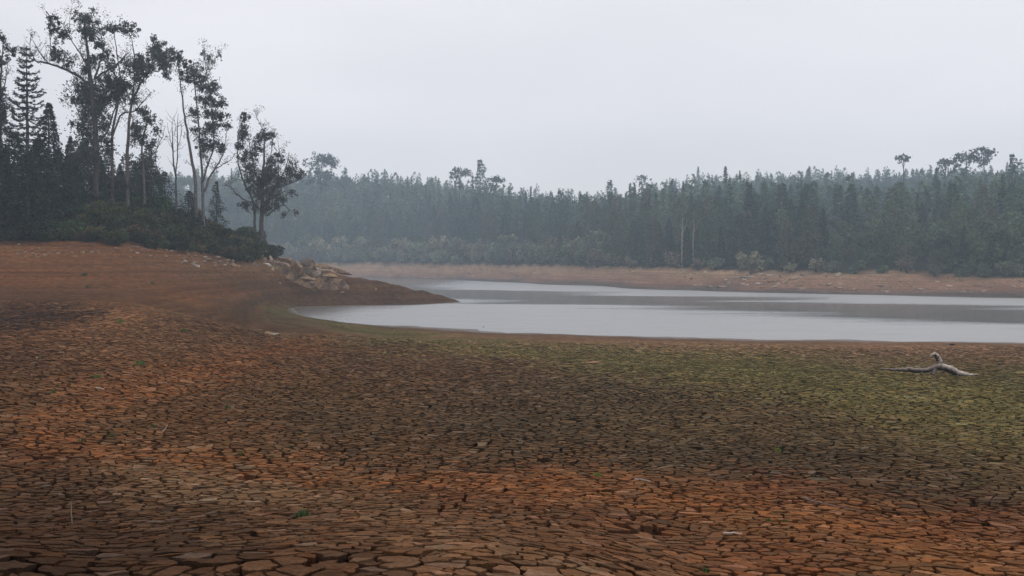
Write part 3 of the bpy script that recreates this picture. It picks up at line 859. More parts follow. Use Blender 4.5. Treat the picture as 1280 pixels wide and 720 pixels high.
    if T.n: link('twig_spray', T.mesh('twig_spray', M_bark), root)['kind'] = 'stuff'
    return root

YA = 112.0
drawn_tree('eucalyptus_tree', 'tallest eucalyptus on the bank, long bare limb reaching out over the layered conifer', YA, 119, 258, [
  [(119,258,4.2),(120,205,3.6),(118,150,3.2),(114,105,2.7),(110,70,1.9),(107,42,1.3),(104,18,.6)],
  [(114,108,2.0),(98,95,1.7),(82,87,1.5),(62,80,1.2),(46,77,.9),(36,70,.6),(29,62,.35)],
  [(62,80,.9),(54,68,.6),(46,52,.35)], [(46,77,.6),(40,62,.4),(43,45,.3)],
  [(112,90,1.3),(104,72,1.0),(96,60,.7),(88,46,.5),(80,30,.3)],
  [(118,100,1.6),(124,78,1.1),(128,60,.7),(122,35,.5),(112,12,.3)],
  [(119,98,1.5),(132,90,1.2),(148,80,1.0),(160,68,.7)],
  [(120,160,1.8),(112,140,1.2),(103,120,.9),(96,100,.5)],
  [(119,190,1.6),(108,170,1.0),(98,150,.7),(84,125,.4)],
  [(120,180,1.7),(130,165,1.2),(136,140,.9),(140,112,.6)],
  [(88,46,.4),(86,25,.3),(87,10,.2)], [(64,72,.5),(62,40,.4),(57,14,.2)],
 ], [
  (57,16,4,3),(60,26,4,5),(64,38,4,5),(77,30,3,6),(77,42,5,8),(87,48,6,7),(100,26,5,7),(111,10,3,3,.6),(119,30,11,9,.75),(117,47,12,10),(123,56,7,6),
  (61,60,5,8),(64,70,5,5),(79,68,6,5),(131,69,7,6),(115,73,8,7),(94,81,8,7,.7),(106,84,7,8,.8),(134,98,10,9),(148,103,16,12),(139,110,10,8),(100,110,18,18,.8),(114,118,12,16),
  (77,121,6,6),(100,134,16,14,.8),(116,140,10,12,.8),(102,160,16,14,.7),(133,158,8,9,.6),(100,190,18,16,.8),(118,200,14,14,.6),(88,205,12,14,.8),(108,222,14,12,.7)],
  leaf=.25, dens=.85, seed=3, depth=3.0)
drawn_tree('eucalyptus_tree', 'eucalyptus with slim pale stems and dense clumps hanging over its right side', 114.0, 160, 262, [
  [(160,262,2.6),(159,215,2.2),(160,175,1.9),(163,140,1.6),(172,112,1.3),(184,92,1.0),(196,76,.7),(206,80,.4)],
  [(143,262,2.2),(141,215,1.9),(142,170,1.6),(149,135,1.3),(154,110,1.0),(150,70,.7),(147,42,.4)],
  [(163,140,1.2),(170,100,.9),(172,70,.7),(170,48,.4)],
  [(142,172,1.2),(152,141,1.0),(163,138,.9),(172,125,.7),(180,112,.5)],
  [(172,112,.9),(178,85,.7),(184,60,.4)],
  [(181,262,1.5),(180,225,1.3),(178,185,1.1),(183,160,.8),(190,140,.4)],
  [(179,200,.8),(192,190,.6),(200,172,.4),(203,156,.25)],
 ], [
  (146,40,9,7),(169,44,9,8),(181,52,10,9),(190,62,10,9),(198,74,8,8),(210,82,7,7),(186,83,12,9),(169,83,10,9),(206,93,5,5),(176,94,9,7),(160,72,6,6,.6),(152,90,8,7,.7),
  (163,110,8,8,.8),(148,122,8,7,.7),(166,124,7,6,.6),(178,140,6,9,.8),(190,150,6,7),(193,163,4,5,.8),(164,155,8,9,.7),(178,172,8,11),(188,182,6,7,.7),(138,180,8,12,.7),(150,200,7,10,.6),
  (178,205,12,12,.9),(190,222,8,10,.9),(168,228,10,12,.9),(150,232,10,10,.9),(132,226,10,10,.9)],
  leaf=.24, dens=.9, seed=5, depth=2.6, bark=np.array((.15, .125, .11)))
drawn_tree('eucalyptus_tree', 'slender forked eucalyptus with open crown between the dead tree and the bushy one', 122.0, 249, 262, [
  [(246,262,2.4),(244,230,2.1),(239,196,1.8),(234,165,1.5),(231,146,1.2),(227,120,.9),(225,100,.7),(222,75,.4)],
  [(254,262,2.2),(253,230,1.8),(252,210,1.5),(249,175,1.2),(246,140,.9),(243,110,.7),(240,88,.4)],
  [(255,240,1.6),(262,222,1.3),(268,212,1.1),(275,200,.9),(280,188,.6),(282,172,.3)],
  [(268,212,.8),(278,205,.6),(287,199,.4),(290,190,.25)],
  [(253,228,1.4),(260,205,1.1),(268,180,.9),(267,150,.8),(264,120,.6),(260,95,.5),(263,74,.3)],
  [(260,95,.4),(257,70,.3),(256,58,.2)], [(263,90,.4),(270,72,.3),(275,62,.2)],
 ], [
  (222,70,7,6),(228,77,7,7),(235,83,8,7),(242,92,8,8),(234,98,7,6),(226,92,4,5,.7),(236,137,5,5),(255,112,7,8),(256,125,7,7),(267,104,5,6),(270,115,5,6),(274,127,6,6),(263,127,6,6),
  (272,145,9,7),(281,155,5,5),(262,143,6,6,.7),(265,160,10,8),(248,146,4,6,.6),(250,176,7,8,.8),(266,180,9,7),(277,187,5,5),(246,164,5,5,.7),(258,190,6,6,.6),
  (264,76,7,9,.35),(258,66,3,5,.3),(273,68,3,5,.3)],
  leaf=.23, dens=.95, seed=8, depth=2.0, bark=np.array((.17, .15, .135)))
drawn_tree('dead_tree', 'bare dead tree with upright grey branches and no leaves', 121.0, 220, 262, [
  [(220,262,1.5),(220,228,1.3),(217,205,1.0),(216,180,.7),(215,152,.3)], [(219,220,.9),(222,195,.7),(222,165,.5),(223,142,.25)],
  [(216,190,.5),(212,172,.35),(209,160,.2)], [(222,185,.4),(226,168,.3),(227,155,.2)], [(217,170,.35),(220,158,.25),(219,147,.2)], [(205,262,.9),(200,225,.7),(194,200,.5),(199,170,.35),(203,150,.2)]],
  [], seed=9, depth=1.0, bark=np.array((.12, .105, .095)))
drawn_tree('bushy_tree', 'bushy many stemmed tree with thin brownish leaves at the tip of the wood', 131.0, 327, 290, [
  [(326,292,3.0),(327,268,2.6),(328,243,2.0),(329,215,1.6),(330,189,1.1),(331,160,.5)],
  [(319,290,1.8),(318,268,1.6),(314,248,1.4),(306,232,1.1),(301,220,.9),(295,198,.7),(295,170,.5),(302,145,.25)],
  [(330,265,1.7),(337,248,1.4),(346,233,1.1),(353,220,.8),(359,205,.5),(362,190,.25)],
  [(346,236,1.0),(360,230,.8),(374,224,.6),(384,213,.3)],
  [(318,254,1.0),(309,251,.9),(300,246,.8),(293,238,.6),(288,233,.5),(280,232,.25)],
  [(328,240,1.2),(318,215,.9),(312,190,.6),(306,160,.3)], [(329,215,.9),(338,195,.6),(341,175,.35),(343,160,.2)],
  [(332,270,1.1),(343,262,.8),(354,256,.6),(362,262,.4),(368,264,.25)], [(337,250,.8),(350,240,.6),(358,236,.4)], [(331,165,.4),(322,148,.3),(320,138,.2)],
  [(352,222,.5),(352,200,.4),(350,182,.2)], [(366,228,.5),(370,210,.35),(369,196,.2)], [(346,233,.7),(349,210,.5),(346,188,.25)],
 ], [
  (303,147,5,9),(300,160,4,6,.7),(306,170,8,9),(299,184,6,8),(302,197,7,7),(318,190,8,8),(328,170,8,7),(337,168,5,5),(341,181,3,3,.8),(316,176,6,6,.6),(351,195,6,5),(339,203,9,7),
  (361,215,8,8),(372,220,5,5),(315,214,10,10),(332,220,13,11),(320,230,9,9),(327,240,12,9),(351,228,8,7),(341,243,9,7,.8),(354,250,6,5,.8),(353,268,4,3,.7),(367,264,3,3,.6),(306,256,6,5),
  (345,256,7,6,.6),(334,258,8,8,.7),(322,256,6,8,.6),(312,236,6,7,.7),(342,215,8,7,.7),(360,240,5,4,.5),(378,216,3,4,.5),(366,203,3,5,.4)],
  leaf=.22, dens=.8, seed=12, depth=2.4, leaf_col=np.array((.052, .050, .040)), bark=np.array((.10, .088, .08)))
drawn_tree('eucalyptus_tree', 'eucalyptus half cut by the picture edge behind the dark conifers', 108.0, -2, 250, [
  [(-2,250,3),(-1,180,2.4),(0,120,1.6),(2,80,1.0),(4,50,.5)], [(0,130,1.0),(8,100,.6),(12,80,.3)], [(-1,120,1),(-12,90,.7),(-18,60,.4)]],
  [(2,48,5,6),(4,60,6,7),(-4,75,8,9),(3,98,6,7),(1,120,8,9),(2,140,8,10),(-12,60,9,9),(-20,100,12,12),(0,160,9,10),(-16,140,12,14)], leaf=.25, seed=14, depth=2.2)

# the layered conifer: whorls of upswept boughs
def layered_conifer():
    Y = 106.0; rs = np.random.default_rng(20); s = Y / F
    b = at(33, 250, Y); b[2] = min(b[2], gz(b[0], b[1]))
    root = thing('layered_conifer', b, 'dark conifer with separate tiers of upcurved boughs beside the tall eucalyptus', 'tree')
    top = at(33, 58, Y)[2] - b[2]
    m = Mesh(); p, r = smooth_line([(0, 0, -.5), (.1, 0, top * .5), (0, 0, top)], [.24, .16, .03], 4, .02, rs); m.tube(p, r, BARK, 7)
    link('trunk', m.mesh('trunk', M_bark, True), root)
    need = Mesh(); z = top - .25
    i = 0
    while z > top * .22:
        f = (top - z) / top
        L = .35 + 3.3 * f ** .75
        if f > .45: L *= .95
        for k in range(6):
            a = k * math.pi / 3 + i * 0.55 + rs.normal(0, .12)
            l = L * rs.uniform(.5, 1.2); z_ = z; z = z + rs.normal(0, .08)
            ca, sa = math.cos(a), math.sin(a)
            pts = [(0, 0, z), (ca*l*.5, sa*l*.5, z - .13*l), (ca*l*.85, sa*l*.85, z - .02*l), (ca*l, sa*l, z + .15*l)]
            p, r = smooth_line(pts, [.05, .04, .025, .012], 4, 0, rs)
            bm = Mesh(); bm.tube(p, r, BARK * .7, 4)
            link('bough', bm.mesh('bough', M_bark), root)
            z = z_
            n = int(40 * l)
            tq = rs.uniform(.12, 1, n) * (len(p) - 1.001); ii = tq.astype(int); fr = (tq - ii)[:, None]
            C = p[ii] * (1 - fr) + p[ii + 1] * fr + rs.normal(0, .09, (n, 3)) * np.array((1, 1, .7))
            vv, ff, cn, kq = leaf_quads(C, .26, rs, .2, .4, -.25, np.tile([[ca, sa, 0]], (n, 1)))
            need.add(vv, ff, cn, leaf_cols(n, kq, G_DARK, rs))
        z -= .62 * rs.uniform(.85, 1.15); i += 1
    link('needles', need.mesh('needles', M_leaf), root)['kind'] = 'stuff'
layered_conifer()

# dense conifers and understorey on the left bank
con_protos = []
for q, (h, R, pw, n) in enumerate([(10, 2.3, .75, 5200), (10, 1.9, .9, 4600), (10, 2.8, .65, 5600)]):
    lf, tb = conifer_parts(40 + q, h, R, .04, n, .36, G_CON if q != 1 else G_DARK, pw, .35, False, .3)
    con_protos.append((as_mesh(lf, 'crown', M_leaf), trunk_mesh(tb)))

lf, tb = conifer_parts(47, 10, 2.3, .03, 2600, .42, G_CON, .62, .95, False, .3)
con_protos.append((as_mesh(lf, 'crown', M_leaf), trunk_mesh(tb)))

def put_conifer(px, top_py, Y, q, label, group=None, wide=1.0, name='conifer', base=None):
    x = (px - 640) / F * Y
    z0 = gz(x, Y)
    top = CZ - (top_py - HOR) / F * Y
    sc = (top - z0) / 10.0
    root = thing(name, (x, Y, z0), label, 'tree', group, rng.uniform(0, 6.28), (sc * wide, sc * wide, sc))
    link('crown', con_protos[q][0], root); link('trunk', con_protos[q][1], root)
    return root
for k, (px, tp, Y, q, w) in enumerate([(61,128,112,0,1.0),(18,165,101,2,1.25),(48,172,100,0,1.25),(-8,150,104,1,1.5),(72,185,103,2,1.1),(-30,170,100,2,1.3),(4,185,97,0,1.3),(88,170,118,1,1.2),(35,190,97,2,1.2),
       (126,195,124,1,1.2),(150,205,126,0,1.1),(100,215,108,2,.9),(188,196,119,2,.85),(-55,140,108,0,1.4),(104,178,127,2,.9),(117,192,122,3,1.2),(136,186,130,2,.8),(168,200,124,3,1.2),(180,206,128,2,1.0),(206,214,124,3,1.3),(90,196,112,3,1.2),(152,212,116,3,1.2)]):
    wh = 'beside the half cut eucalyptus' if px < 20 else 'below the layered conifer' if px < 78 else 'at the foot of the tallest eucalyptus' if px < 142 else 'between the slim pale stems' if px < 200 else 'near the bare dead tree'
    kd = ['dense pointed', 'slim dark', 'broad dense', 'ragged dark'][q]; sz_ = 'tall ' if tp < 175 else 'low ' if tp > 200 else ''
    put_conifer(px, tp, Y, q, sz_ + kd + ' green conifer ' + wh, sz_ + kd + ' conifers ' + wh, w)
put_conifer(271, 226, 128, 3, 'small dark conifer behind the slender forked eucalyptus', None, .75)
put_conifer(236, 238, 122, 3, 'low dark conifer beside the bare dead tree', None, 1.5)

bush_protos = []
for q, (R, H, colr) in enumerate([(1.6, 1.9, (.062, .078, .028)), (1.9, 1.6, (.026, .034, .015)), (1.5, 2.1, (.095, .086, .032)), (1.8, 1.5, (.085, .060, .036)), (1.7, 1.8, (.046, .080, .026))]):
    lf, st = bush_parts(60 + q, R, H, 2300, .26, np.array(colr), 11)
    bush_protos.append((as_mesh(lf, 'foliage', M_leaf), st.mesh('stems', M_bark)))

def put_bush(x, y, q, sc, label, group, name='shrub', dz=0.0, protos=None):
    z0 = gz(x, y) + dz
    root = thing(name, (x, y, z0 - .05), label, 'shrub', group, random.uniform(0, 6.28), (sc * random.uniform(.9, 1.15), sc * random.uniform(.9, 1.15), sc * random.uniform(.85, 1.15)))
    pr = (protos or bush_protos)[q]
    link('foliage', pr[0], root); link('stems', pr[1], root)
    return root

EDGE = [(-220, 93), (0, 96), (150, 99), (240, 110.5), (300, 121), (345, 132)]       # where the scrub ends on the bank
ex, ey = zip(*EDGE)
SH_L = ['olive green shrub in the scrub along the foot of the wood', 'low dark green shrub in the scrub along the foot of the wood', 'upright yellowish shrub in the scrub along the foot of the wood', 'brownish dry shrub in the scrub along the foot of the wood', 'fresh green shrub in the scrub along the foot of the wood']
cnt_b = 0
for row, (dy, sc_, step) in enumerate([(0.2, .62, 13), (1.9, .9, 19), (4.2, 1.15, 20), (7.2, 1.3, 22), (11, 1.45, 24), (16, 1.6, 27), (23, 1.7, 32)]):
    px = -190.0
    while px < 342 - row * 3.0:
        p_ = px + random.uniform(-6, 6)
        if p_ > 338: break
        Y = np.interp(p_, ex, ey) + dy + random.uniform(-.8, .8)
        x = (p_ - 640) / F * Y
        q = random.choice([0, 1, 2, 3, 4, 1, 0])
        if gz(x, Y) > 4.2:
            s_ = sc_ * random.uniform(.75, 1.2)
            if p_ > 240: s_ *= .82 if row < 3 else .7
            wh = ['at the bare edge of the scrub', 'at the bare edge of the scrub', 'just inside the edge of the scrub', 'halfway up the scrub', 'under the first tree trunks', 'between the tree trunks', 'behind the tree trunks'][row]
            sz_ = 'large ' if s_ > sc_ * 1.05 else 'small ' if s_ < sc_ * .85 else ''
            put_bush(x, Y, q, s_, sz_ + SH_L[q].replace('in the scrub along the foot of the wood', wh + ' on the left bank'), sz_ + wh + ' ' + ['olive shrubs on the left bank', 'dark shrubs on the left bank', 'yellowish shrubs on the left bank', 'dry shrubs on the left bank', 'fresh green shrubs on the left bank'][q])
            cnt_b += 1
        px += step * random.uniform(.8, 1.2)
print('BUSHES', cnt_b)

# ------------------------------------------------------------------ far forest
def bank_top(px): return np.interp(px, [150, 260, 340, 420, 470, 520, 555, 600, 640, 740, 860, 1000, 1100, 1280, 1600, 1800], [398, 395, 392, 388, 380, 362, 346, 325, 305, 262, 215, 192, 182, 166, 148, 150])
far_con = []
for q, (R, pw, colr, t0) in enumerate([(2.4, .55, (.044, .074, .040), .03), (2.0, .62, (.030, .054, .032), .04), (2.8, .45, (.070, .092, .042), .04), (1.6, .8, (.038, .064, .044), .03), (2.3, .5, (.085, .082, .050), .10)]):
    lf, tb = conifer_parts(80 + q, 10, R, t0, 1500, .55, np.array(colr), pw, .5, False, .35, .14)
    far_con.append((as_mesh(lf, 'crown', M_leaf_far), trunk_mesh(tb, col=np.array((.16, .13, .11)))))
FC_L = ['bushy green pine at the front of the forest across the water', 'slim dark pine at the front of the forest across the water', 'broad light green pine at the front of the forest across the water', 'narrow spired conifer at the front of the forest across the water', 'olive pine at the front of the forest across the water']
FC_G = ['bushy pines across the water', 'slim dark pines across the water', 'broad light pines across the water', 'narrow conifers across the water', 'olive pines across the water']
for q, (colr) in enumerate([(.085, .110, .050), (.100, .105, .060), (.065, .095, .050)]):
    lf, st_ = bush_parts(90 + q, 3.0, 8.0, 1300, .62, np.array(colr), 13)
    far_con.append((as_mesh(lf, 'crown', M_leaf_far), st_.mesh('trunk', M_bark)))
    FC_L.append(['light green round crowned tree at the front of the forest across the water', 'olive round crowned tree at the front of the forest across the water', 'green round crowned tree at the front of the forest across the water'][q])
    FC_G.append(['light round crowned trees across the water', 'olive round crowned trees across the water', 'green round crowned trees across the water'][q])
rs = np.random.default_rng(99)
spots = []
for row in range(7):
    px = 330.0
    while px < 1330:
        Y = bank_top(px) + 5 + row * 6 + rs.uniform(-3, 3) + (10 * (1 - sstep(380, 720, px)))
        spots.append((px, Y, row))
        px += (4.2 + row * .8) / Y * F * rs.uniform(.65, 1.35)
n_ind = 0
for px, Y, row in spots:
    if n_ind >= 296: break
    q = int(rs.choice([0, 1, 2, 3, 4], p=[.3, .25, .18, .15, .12]))
    if row < 5 and (px > 1030 and rs.random() < .72 or rs.random() < .22): q = int(rs.integers(5, 8))
    x = (px - 640) / F * Y
    h = rs.uniform(.80, 1.25) + row * .06
    h *= .55 + .45 * sstep(560, 760, px) if row < 2 else 1
    if q > 4: h *= .62 + .38 * sstep(1050, 1280, px)
    root = thing('pine_tree' if q < 5 else 'broadleaf_tree', (x, Y, gz(x, Y) - .2), ('tall ' if h > 1.5 else 'short ' if h < 1.0 else '') + FC_L[q].replace('at the front of', ['at the very front of', 'in the second rank of', 'in the third rank of', 'in the middle of', 'well inside', 'deep inside', 'far back in'][row]), 'tree', ('tall ' if h > 1.5 else 'short ' if h < 1.0 else '') + FC_G[q] + ' rank %d' % (row + 1), rs.uniform(0, 6.28), (h * rs.uniform(.85, 1.2), h * rs.uniform(.85, 1.2), h))
    link('crown', far_con[q][0], root); link('trunk', far_con[q][1], root)
    n_ind += 1
print('PINES', n_ind)
# the wooded slopes behind: one mass of trees
def forest_mass():
    big = Mesh(); rs = np.random.default_rng(123)
    lo = []
    for q, (R, pw, colr, t0) in enumerate([(2.2, .60, (.044, .072, .040), .05), (1.8, .7, (.032, .056, .036), .05), (2.7, .5, (.062, .082, .042), .08), (1.5, .85, (.036, .060, .044), .04)]):
        lo.append(conifer_parts(180 + q, 10, R, t0, 230, .95, np.array(colr), pw, .55, True, .35)[0])
    for q in range(2):
        lf, _ = bush_parts(190 + q, 2.6, 8.0, 240, 1.0, np.array((.062, .078, .046)), 12, True)
        lo.append(lf)
    n = 0
    Y = 170.0
    while Y < 600:
        step = 4.6 + (Y - 170) * .010
        xs = np.arange(-.40 * Y, .60 * Y, step)
        for x in xs:
            x = x + rs.uniform(-.45, .45) * step; y = Y + rs.uniform(-.5, .5) * step
            px = 640 + F * x / y
            if px < 140 or px > 1400: continue
            bt = bank_top(px) + 40
            if y < bt: continue
            if y > bt + 110 and y < bt + 260 and (px < 700 or px > 1180): pass
            z = gz(x, y)
            # skip slopes that turn away behind a crest
            zn = gz(x * (y - 14) / y, y - 14)
            if (z + 16 - CZ) / y < (zn + 5 - CZ) / (y - 14): continue
            q = int(rs.choice(6, p=[.18, .17, .17, .12, .18, .18]))
            h = rs.uniform(.9, 1.5)
            if rs.random() < .06: h *= 1.25
            V, F_, C_, col = lo[q]
            a = rs.uniform(0, 6.28); ca, sa = math.cos(a), math.sin(a); w = h * rs.uniform(.8, 1.15)
            W = np.stack(((V[:, 0]*ca - V[:, 1]*sa) * w + x, (V[:, 0]*sa + V[:, 1]*ca) * w + y, V[:, 2] * h + z - .3), 1)
            pt = float(fbm(np.array([x / 28]), np.array([y / 28]), 401, 3)[0])
            big.add(W, F_, C_, col * rs.uniform(.7, 1.3) * (.45 + 1.2 * pt) * np.array((1 + .6 * (pt - .5), 1.0, 1 - .3 * (pt - .5))))
            n += 1
        Y += step
    o = link('distant_forest', big.mesh('distant_forest', M_leaf_far))
    tag(o, 'hazy conifer forest covering the slopes beyond the lake', 'forest', None, 'stuff')
    print('FOREST', n, 'tris', sum(len(c) for c in big.C))
forest_mass()

# pale shrubs along the foot of the far forest
far_bush = []
for q, colr in enumerate([(.135, .150, .095), (.095, .125, .065), (.180, .165, .105), (.140, .120, .090)]):
    lf, st = bush_parts(260 + q, 2.2, 3.2, 600, .5, np.array(colr), 9)
    far_bush.append((as_mesh(lf, 'foliage', M_leaf_far), st.mesh('stems', M_bark)))
FB_L = ['grey green rounded shrub on the far shore below the pines', 'green rounded shrub on the far shore below the pines', 'pale yellowish shrub on the far shore below the pines', 'brownish grey shrub on the far shore below the pines']
px = 335.0
while px < 1320:
    for row in range(3 if px < 760 else 1):
        Y = float(bank_top(px)) + 1.5 + row * 6 + random.uniform(-1.2, 1.2)
        p_ = px + random.uniform(-4, 4)
        x = (p_ - 640) / F * Y
        q = random.choice([0, 0, 1, 1, 2, 3])
        s_ = random.uniform(.8, 1.5) * (1.35 if px < 760 else .75) * (1 + .15 * row)
        sz_ = 'large ' if s_ > 1.75 else 'small ' if s_ < 1.1 else ''; wh = ['just above', 'a little above', 'well above'][row]
        put_bush(x, Y, q, s_, sz_ + FB_L[q].replace('on the far shore', wh + ' the far bank'), sz_ + wh + ' the bank: ' + ['grey green shrubs on the far shore', 'green shrubs on the far shore', 'yellowish shrubs on the far shore', 'brownish shrubs on the far shore'][q], 'shore_shrub', protos=far_bush)
    px += 4.6 / float(bank_top(px)) * F * random.uniform(.8, 1.2)
put_bush((938 - 640) / F * 199, 199, 2, 1.35, 'tan dry shrub alone in front of the pines on the far bank', None, 'dry_shrub', protos=far_bush)

# single trees that stand out against the haze
def umbrella(px, top, base, Y, w, label, lean=0, seed=0, n=6, cat='tree', gcol=G_EUC):
    rs = np.random.default_rng(seed)
    st = [[(px, base, 1.6 * 200 / Y), (px + lean*.5, (top + base)/2, 1.1 * 200 / Y), (px + lean, top + 4, .5 * 200 / Y)]]
    cl = []
    for k in range(n):
        a = rs.uniform(-1, 1)
        cl.append((px + lean + a * w, top + 3 + abs(a) * w * .5 + rs.uniform(-1, 3), w * .45, w * .30))
    for k in range(5):
        cl.append((px + rs.uniform(-.8, .8) * w, top + w * rs.uniform(.8, 2.4), w * .36, w * .28))
    for c in cl[:4]: st.append([(px + lean*.6, top + (base - top) * .35, .5 * 200 / Y), ((px + c[0]) / 2, (top + 10 + c[1]) / 2, .4 * 200 / Y), (c[0], c[1], .25 * 200 / Y)])
    drawn_tree('eucalyptus_tree', label, Y, px, base, st, cl, leaf=.75, dens=.5, leaf_col=gcol, seed=seed, depth=2.5, twigs=False, cat=cat, leafmat=M_leaf_far)
umbrella(400, 194, 262, 430, 16, 'wide crowned eucalyptus rising over the far pines behind the bushy tree', 2, 31, 8)
umbrella(574, 208, 262, 395, 11, 'round headed eucalyptus on the far ridge beside the tall spired conifer', 1, 32)
umbrella(620, 219, 262, 400, 9, 'small rounded tree on the far ridge just past the tall spired conifer', 0, 33)
umbrella(802, 216, 255, 420, 6, 'small umbrella shaped tree poking above the middle of the far ridge', 0, 34, 5)
umbrella(1130, 191, 250, 330, 7, 'flat topped tree on a long bare trunk above the right hand ridge', -1, 35, 5)
umbrella(1182, 197, 240, 345, 10, 'open crowned eucalyptus in the row on the right hand crest', 0, 36, 6)
umbrella(1208, 190, 240, 340, 13, 'broad eucalyptus in the middle of the row on the right hand crest', 0, 37, 8)
umbrella(1232, 184, 235, 335, 11, 'tallest eucalyptus of the row on the right hand crest', -4, 38, 7)
put_conifer(600, 199, 410, 3, 'tall dark spired conifer standing above the far ridge', None, 1.0)
put_conifer(1265, 192, 262, 3, 'pointed conifer on the crest beside the tallest eucalyptus row', None, .9)
for k, (px, tp, Y, lab) in enumerate([(853, 262, 219, 'pine with long pale bare trunk at the edge of the far forest'), (867, 270, 221, 'slighter pale trunked tree next to the long bare trunk')]):
    drawn_tree('pale_trunk_tree', lab, Y, px, 337, [[(px, 337, 1.2), (px - .5, 305, 1.0), (px + .5, 280, .7), (px, tp, .3)], [(px, 292, .5), (px + 5, 280, .4), (px + 7, 272, .2)], [(px, 288, .5), (px - 4, 276, .3)]],
      [(px, tp, 4, 6), (px + 6, tp + 8, 4, 4), (px - 4, tp + 12, 4, 4)], leaf=.5, dens=.5, leaf_col=np.array((.10, .10, .075)), bark=np.array((.34, .29, .25)), seed=50 + k, depth=1.2, twigs=False, leafmat=M_leaf_far)
drawn_tree('young_conifer', 'yellow green young conifer low at the edge of the far forest', 236, 819, 336, [[(819, 336, .8), (819, 310, .5), (819, 288, .2)]],
   [(819, 290, 1.5, 3), (819, 297, 3, 4), (819, 305, 4, 4), (818, 313, 5, 4), (820, 321, 6, 5), (819, 329, 7, 5)], leaf=.5, dens=.9, leaf_col=np.array((.085, .10, .04)), seed=61, depth=.6, twigs=False, leafmat=M_leaf_far)

# ------------------------------------------------------------------ stones
def rock_mesh(seed, a, b, c, npt=26, col=(.30, .22, .15), flat=.0):
    rs = np.random.default_rng(seed)
    p = rs.normal(size=(npt, 3)); p /= np.linalg.norm(p, axis=1, keepdims=True)
    p *= rs.uniform(.72, 1.0, npt)[:, None]
    p *= np.array((a, b, c))
    bm = bmesh.new()
    for q in p: bm.verts.new(q)
    r = bmesh.ops.convex_hull(bm, input=bm.verts[:])
    bmesh.ops.delete(bm, geom=[g for g in r['geom_interior'] if isinstance(g, bmesh.types.BMVert)], context='VERTS')
    bmesh.ops.subdivide_edges(bm, edges=bm.edges[:], cuts=2, use_grid_fill=True, fractal=.16, seed=seed)
    me = bpy.data.meshes.new('rock'); bm.to_mesh(me); bm.free()
    n = len(me.vertices)
    at_ = me.color_attributes.new('Col', 'FLOAT_COLOR', 'POINT')
    c4 = np.ones((n, 4), np.float32); c4[:, :3] = np.array(col) * rs.uniform(.8, 1.2, n)[:, None]
    at_.data.foreach_set('color', c4.ravel())
    me.materials.append(M_stone)
    return me
TAN = (.28, .19, .11); PALE = (.44, .35, .26); DARKR = (.13, .10, .075); RUST = (.26, .16, .10)
def rock(px, py, w, h, dpx, seed, col, label, rot=(0, 0, 0), name='boulder', Y=None, sink=.25):
    p = ground_hit(px, py, 3, 150) if Y is None else at(px, py, Y)
    s = p[1] / F
    o = link(name, rock_mesh(seed, w * s / 2 * 1.1, dpx * s / 2 * 1.1, h * s / 2 * 1.1, 15, col))
    o.location = (p[0], p[1], p[2] + h * s * (.5 - sink)); o.rotation_euler = rot
    tag(o, label, 'rock', None)
    return o
rock(386, 337, 24, 22, 22, 301, DARKR, 'dark topped pointed boulder standing highest in the rock outcrop', (0, .5, .3), Y=129.5)
rock(372, 341, 12, 22, 14, 302, TAN, 'upright yellowish slab at the front of the outcrop', (.1, -.25, .2), Y=126)
rock(386, 351, 24, 8, 12, 303, TAN, 'long yellowish slab along the foot of the outcrop', (.1, .05, .1), Y=124.6)
rock(397, 346, 8, 16, 10, 304, PALE, 'narrow pale block closing the hollow of the outcrop', (0, .5, .1), Y=125.5)
rock(386, 343, 12, 12, 10, 305, (.16, .13, .10), 'grey brown stone inside the hollow of the outcrop', (0, .2, 1), Y=127)
rock(404, 336, 26, 9, 14, 306, TAN, 'tilted tan slab below the dark topped boulder', (.1, .28, .1), Y=128.5)
rock(424, 341, 34, 8, 12, 307, RUST, 'long rusty slab sloping down toward the point', (0, .22, .05), Y=129.5)
rock(412, 346, 24, 7, 12, 308, (.33, .22, .13), 'flat sandy slab under the rusty one', (0, .12, .1), Y=127)
rock(352, 333, 30, 9, 16, 309, (.27, .19, .13), 'grey brown ridge of rock between pale hollow stone and dark topped boulder', (0, .25, 0), Y=129)
rock(360, 328, 26, 8, 12, 310, (.24, .16, .11), 'low reddish rock just under the last shrubs', (0, .2, .1), Y=131)
rock(327, 337, 7, 10, 8, 311, TAN, 'tan side of the pale hollow stone', (0, .2, 0), Y=125.5)
rock(334, 332, 11, 5, 7, 312, (.66, .6, .52), 'white bleached cap of the pale hollow stone', (0, .1, .1), Y=126)
rock(339, 327, 5, 11, 6, 313, PALE, 'pale spike of rock over the hollow stone', (0, -.35, 0), Y=126.5)
rock(341, 338, 4, 5, 5, 314, PALE, 'small pale block right of the hollow stone', (0, 0, 0), Y=125.5)
rock(405, 354, 6, 4, 5, 315, (.30, .22, .18), 'grey pink stone lying in front of the outcrop', (0, 0, .5))
rock(428, 366, 7, 3.2, 4, 316, PALE, 'pale stone lying low on the dark side of the point', (0, .3, 0))
rock(469, 364, 4, 6, 4, 317, TAN, 'lone upright tan stone on the side of the point', (0, .2, 0))
rock(350, 355, 4, 2.5, 3, 318, PALE, 'tiny pale stone below the hollow rock', (0, 0, 0))
rock(605, 411, 6, 4, 5, 319, (.05, .045, .04), 'small dark stone at the edge of the water', (0, 0, .4), 'stone')
rock(1190, 431.5, 9, 4, 6, 320, (.08, .05, .04), 'dark brown clod on the wet rim behind the driftwood', (0, .1, .2), 'clod')
rock(743, 455, 24, 5, 9, 321, (.42, .25, .15), 'flat orange tan stone at the border of the green strip', (0, .04, .2), 'stone')
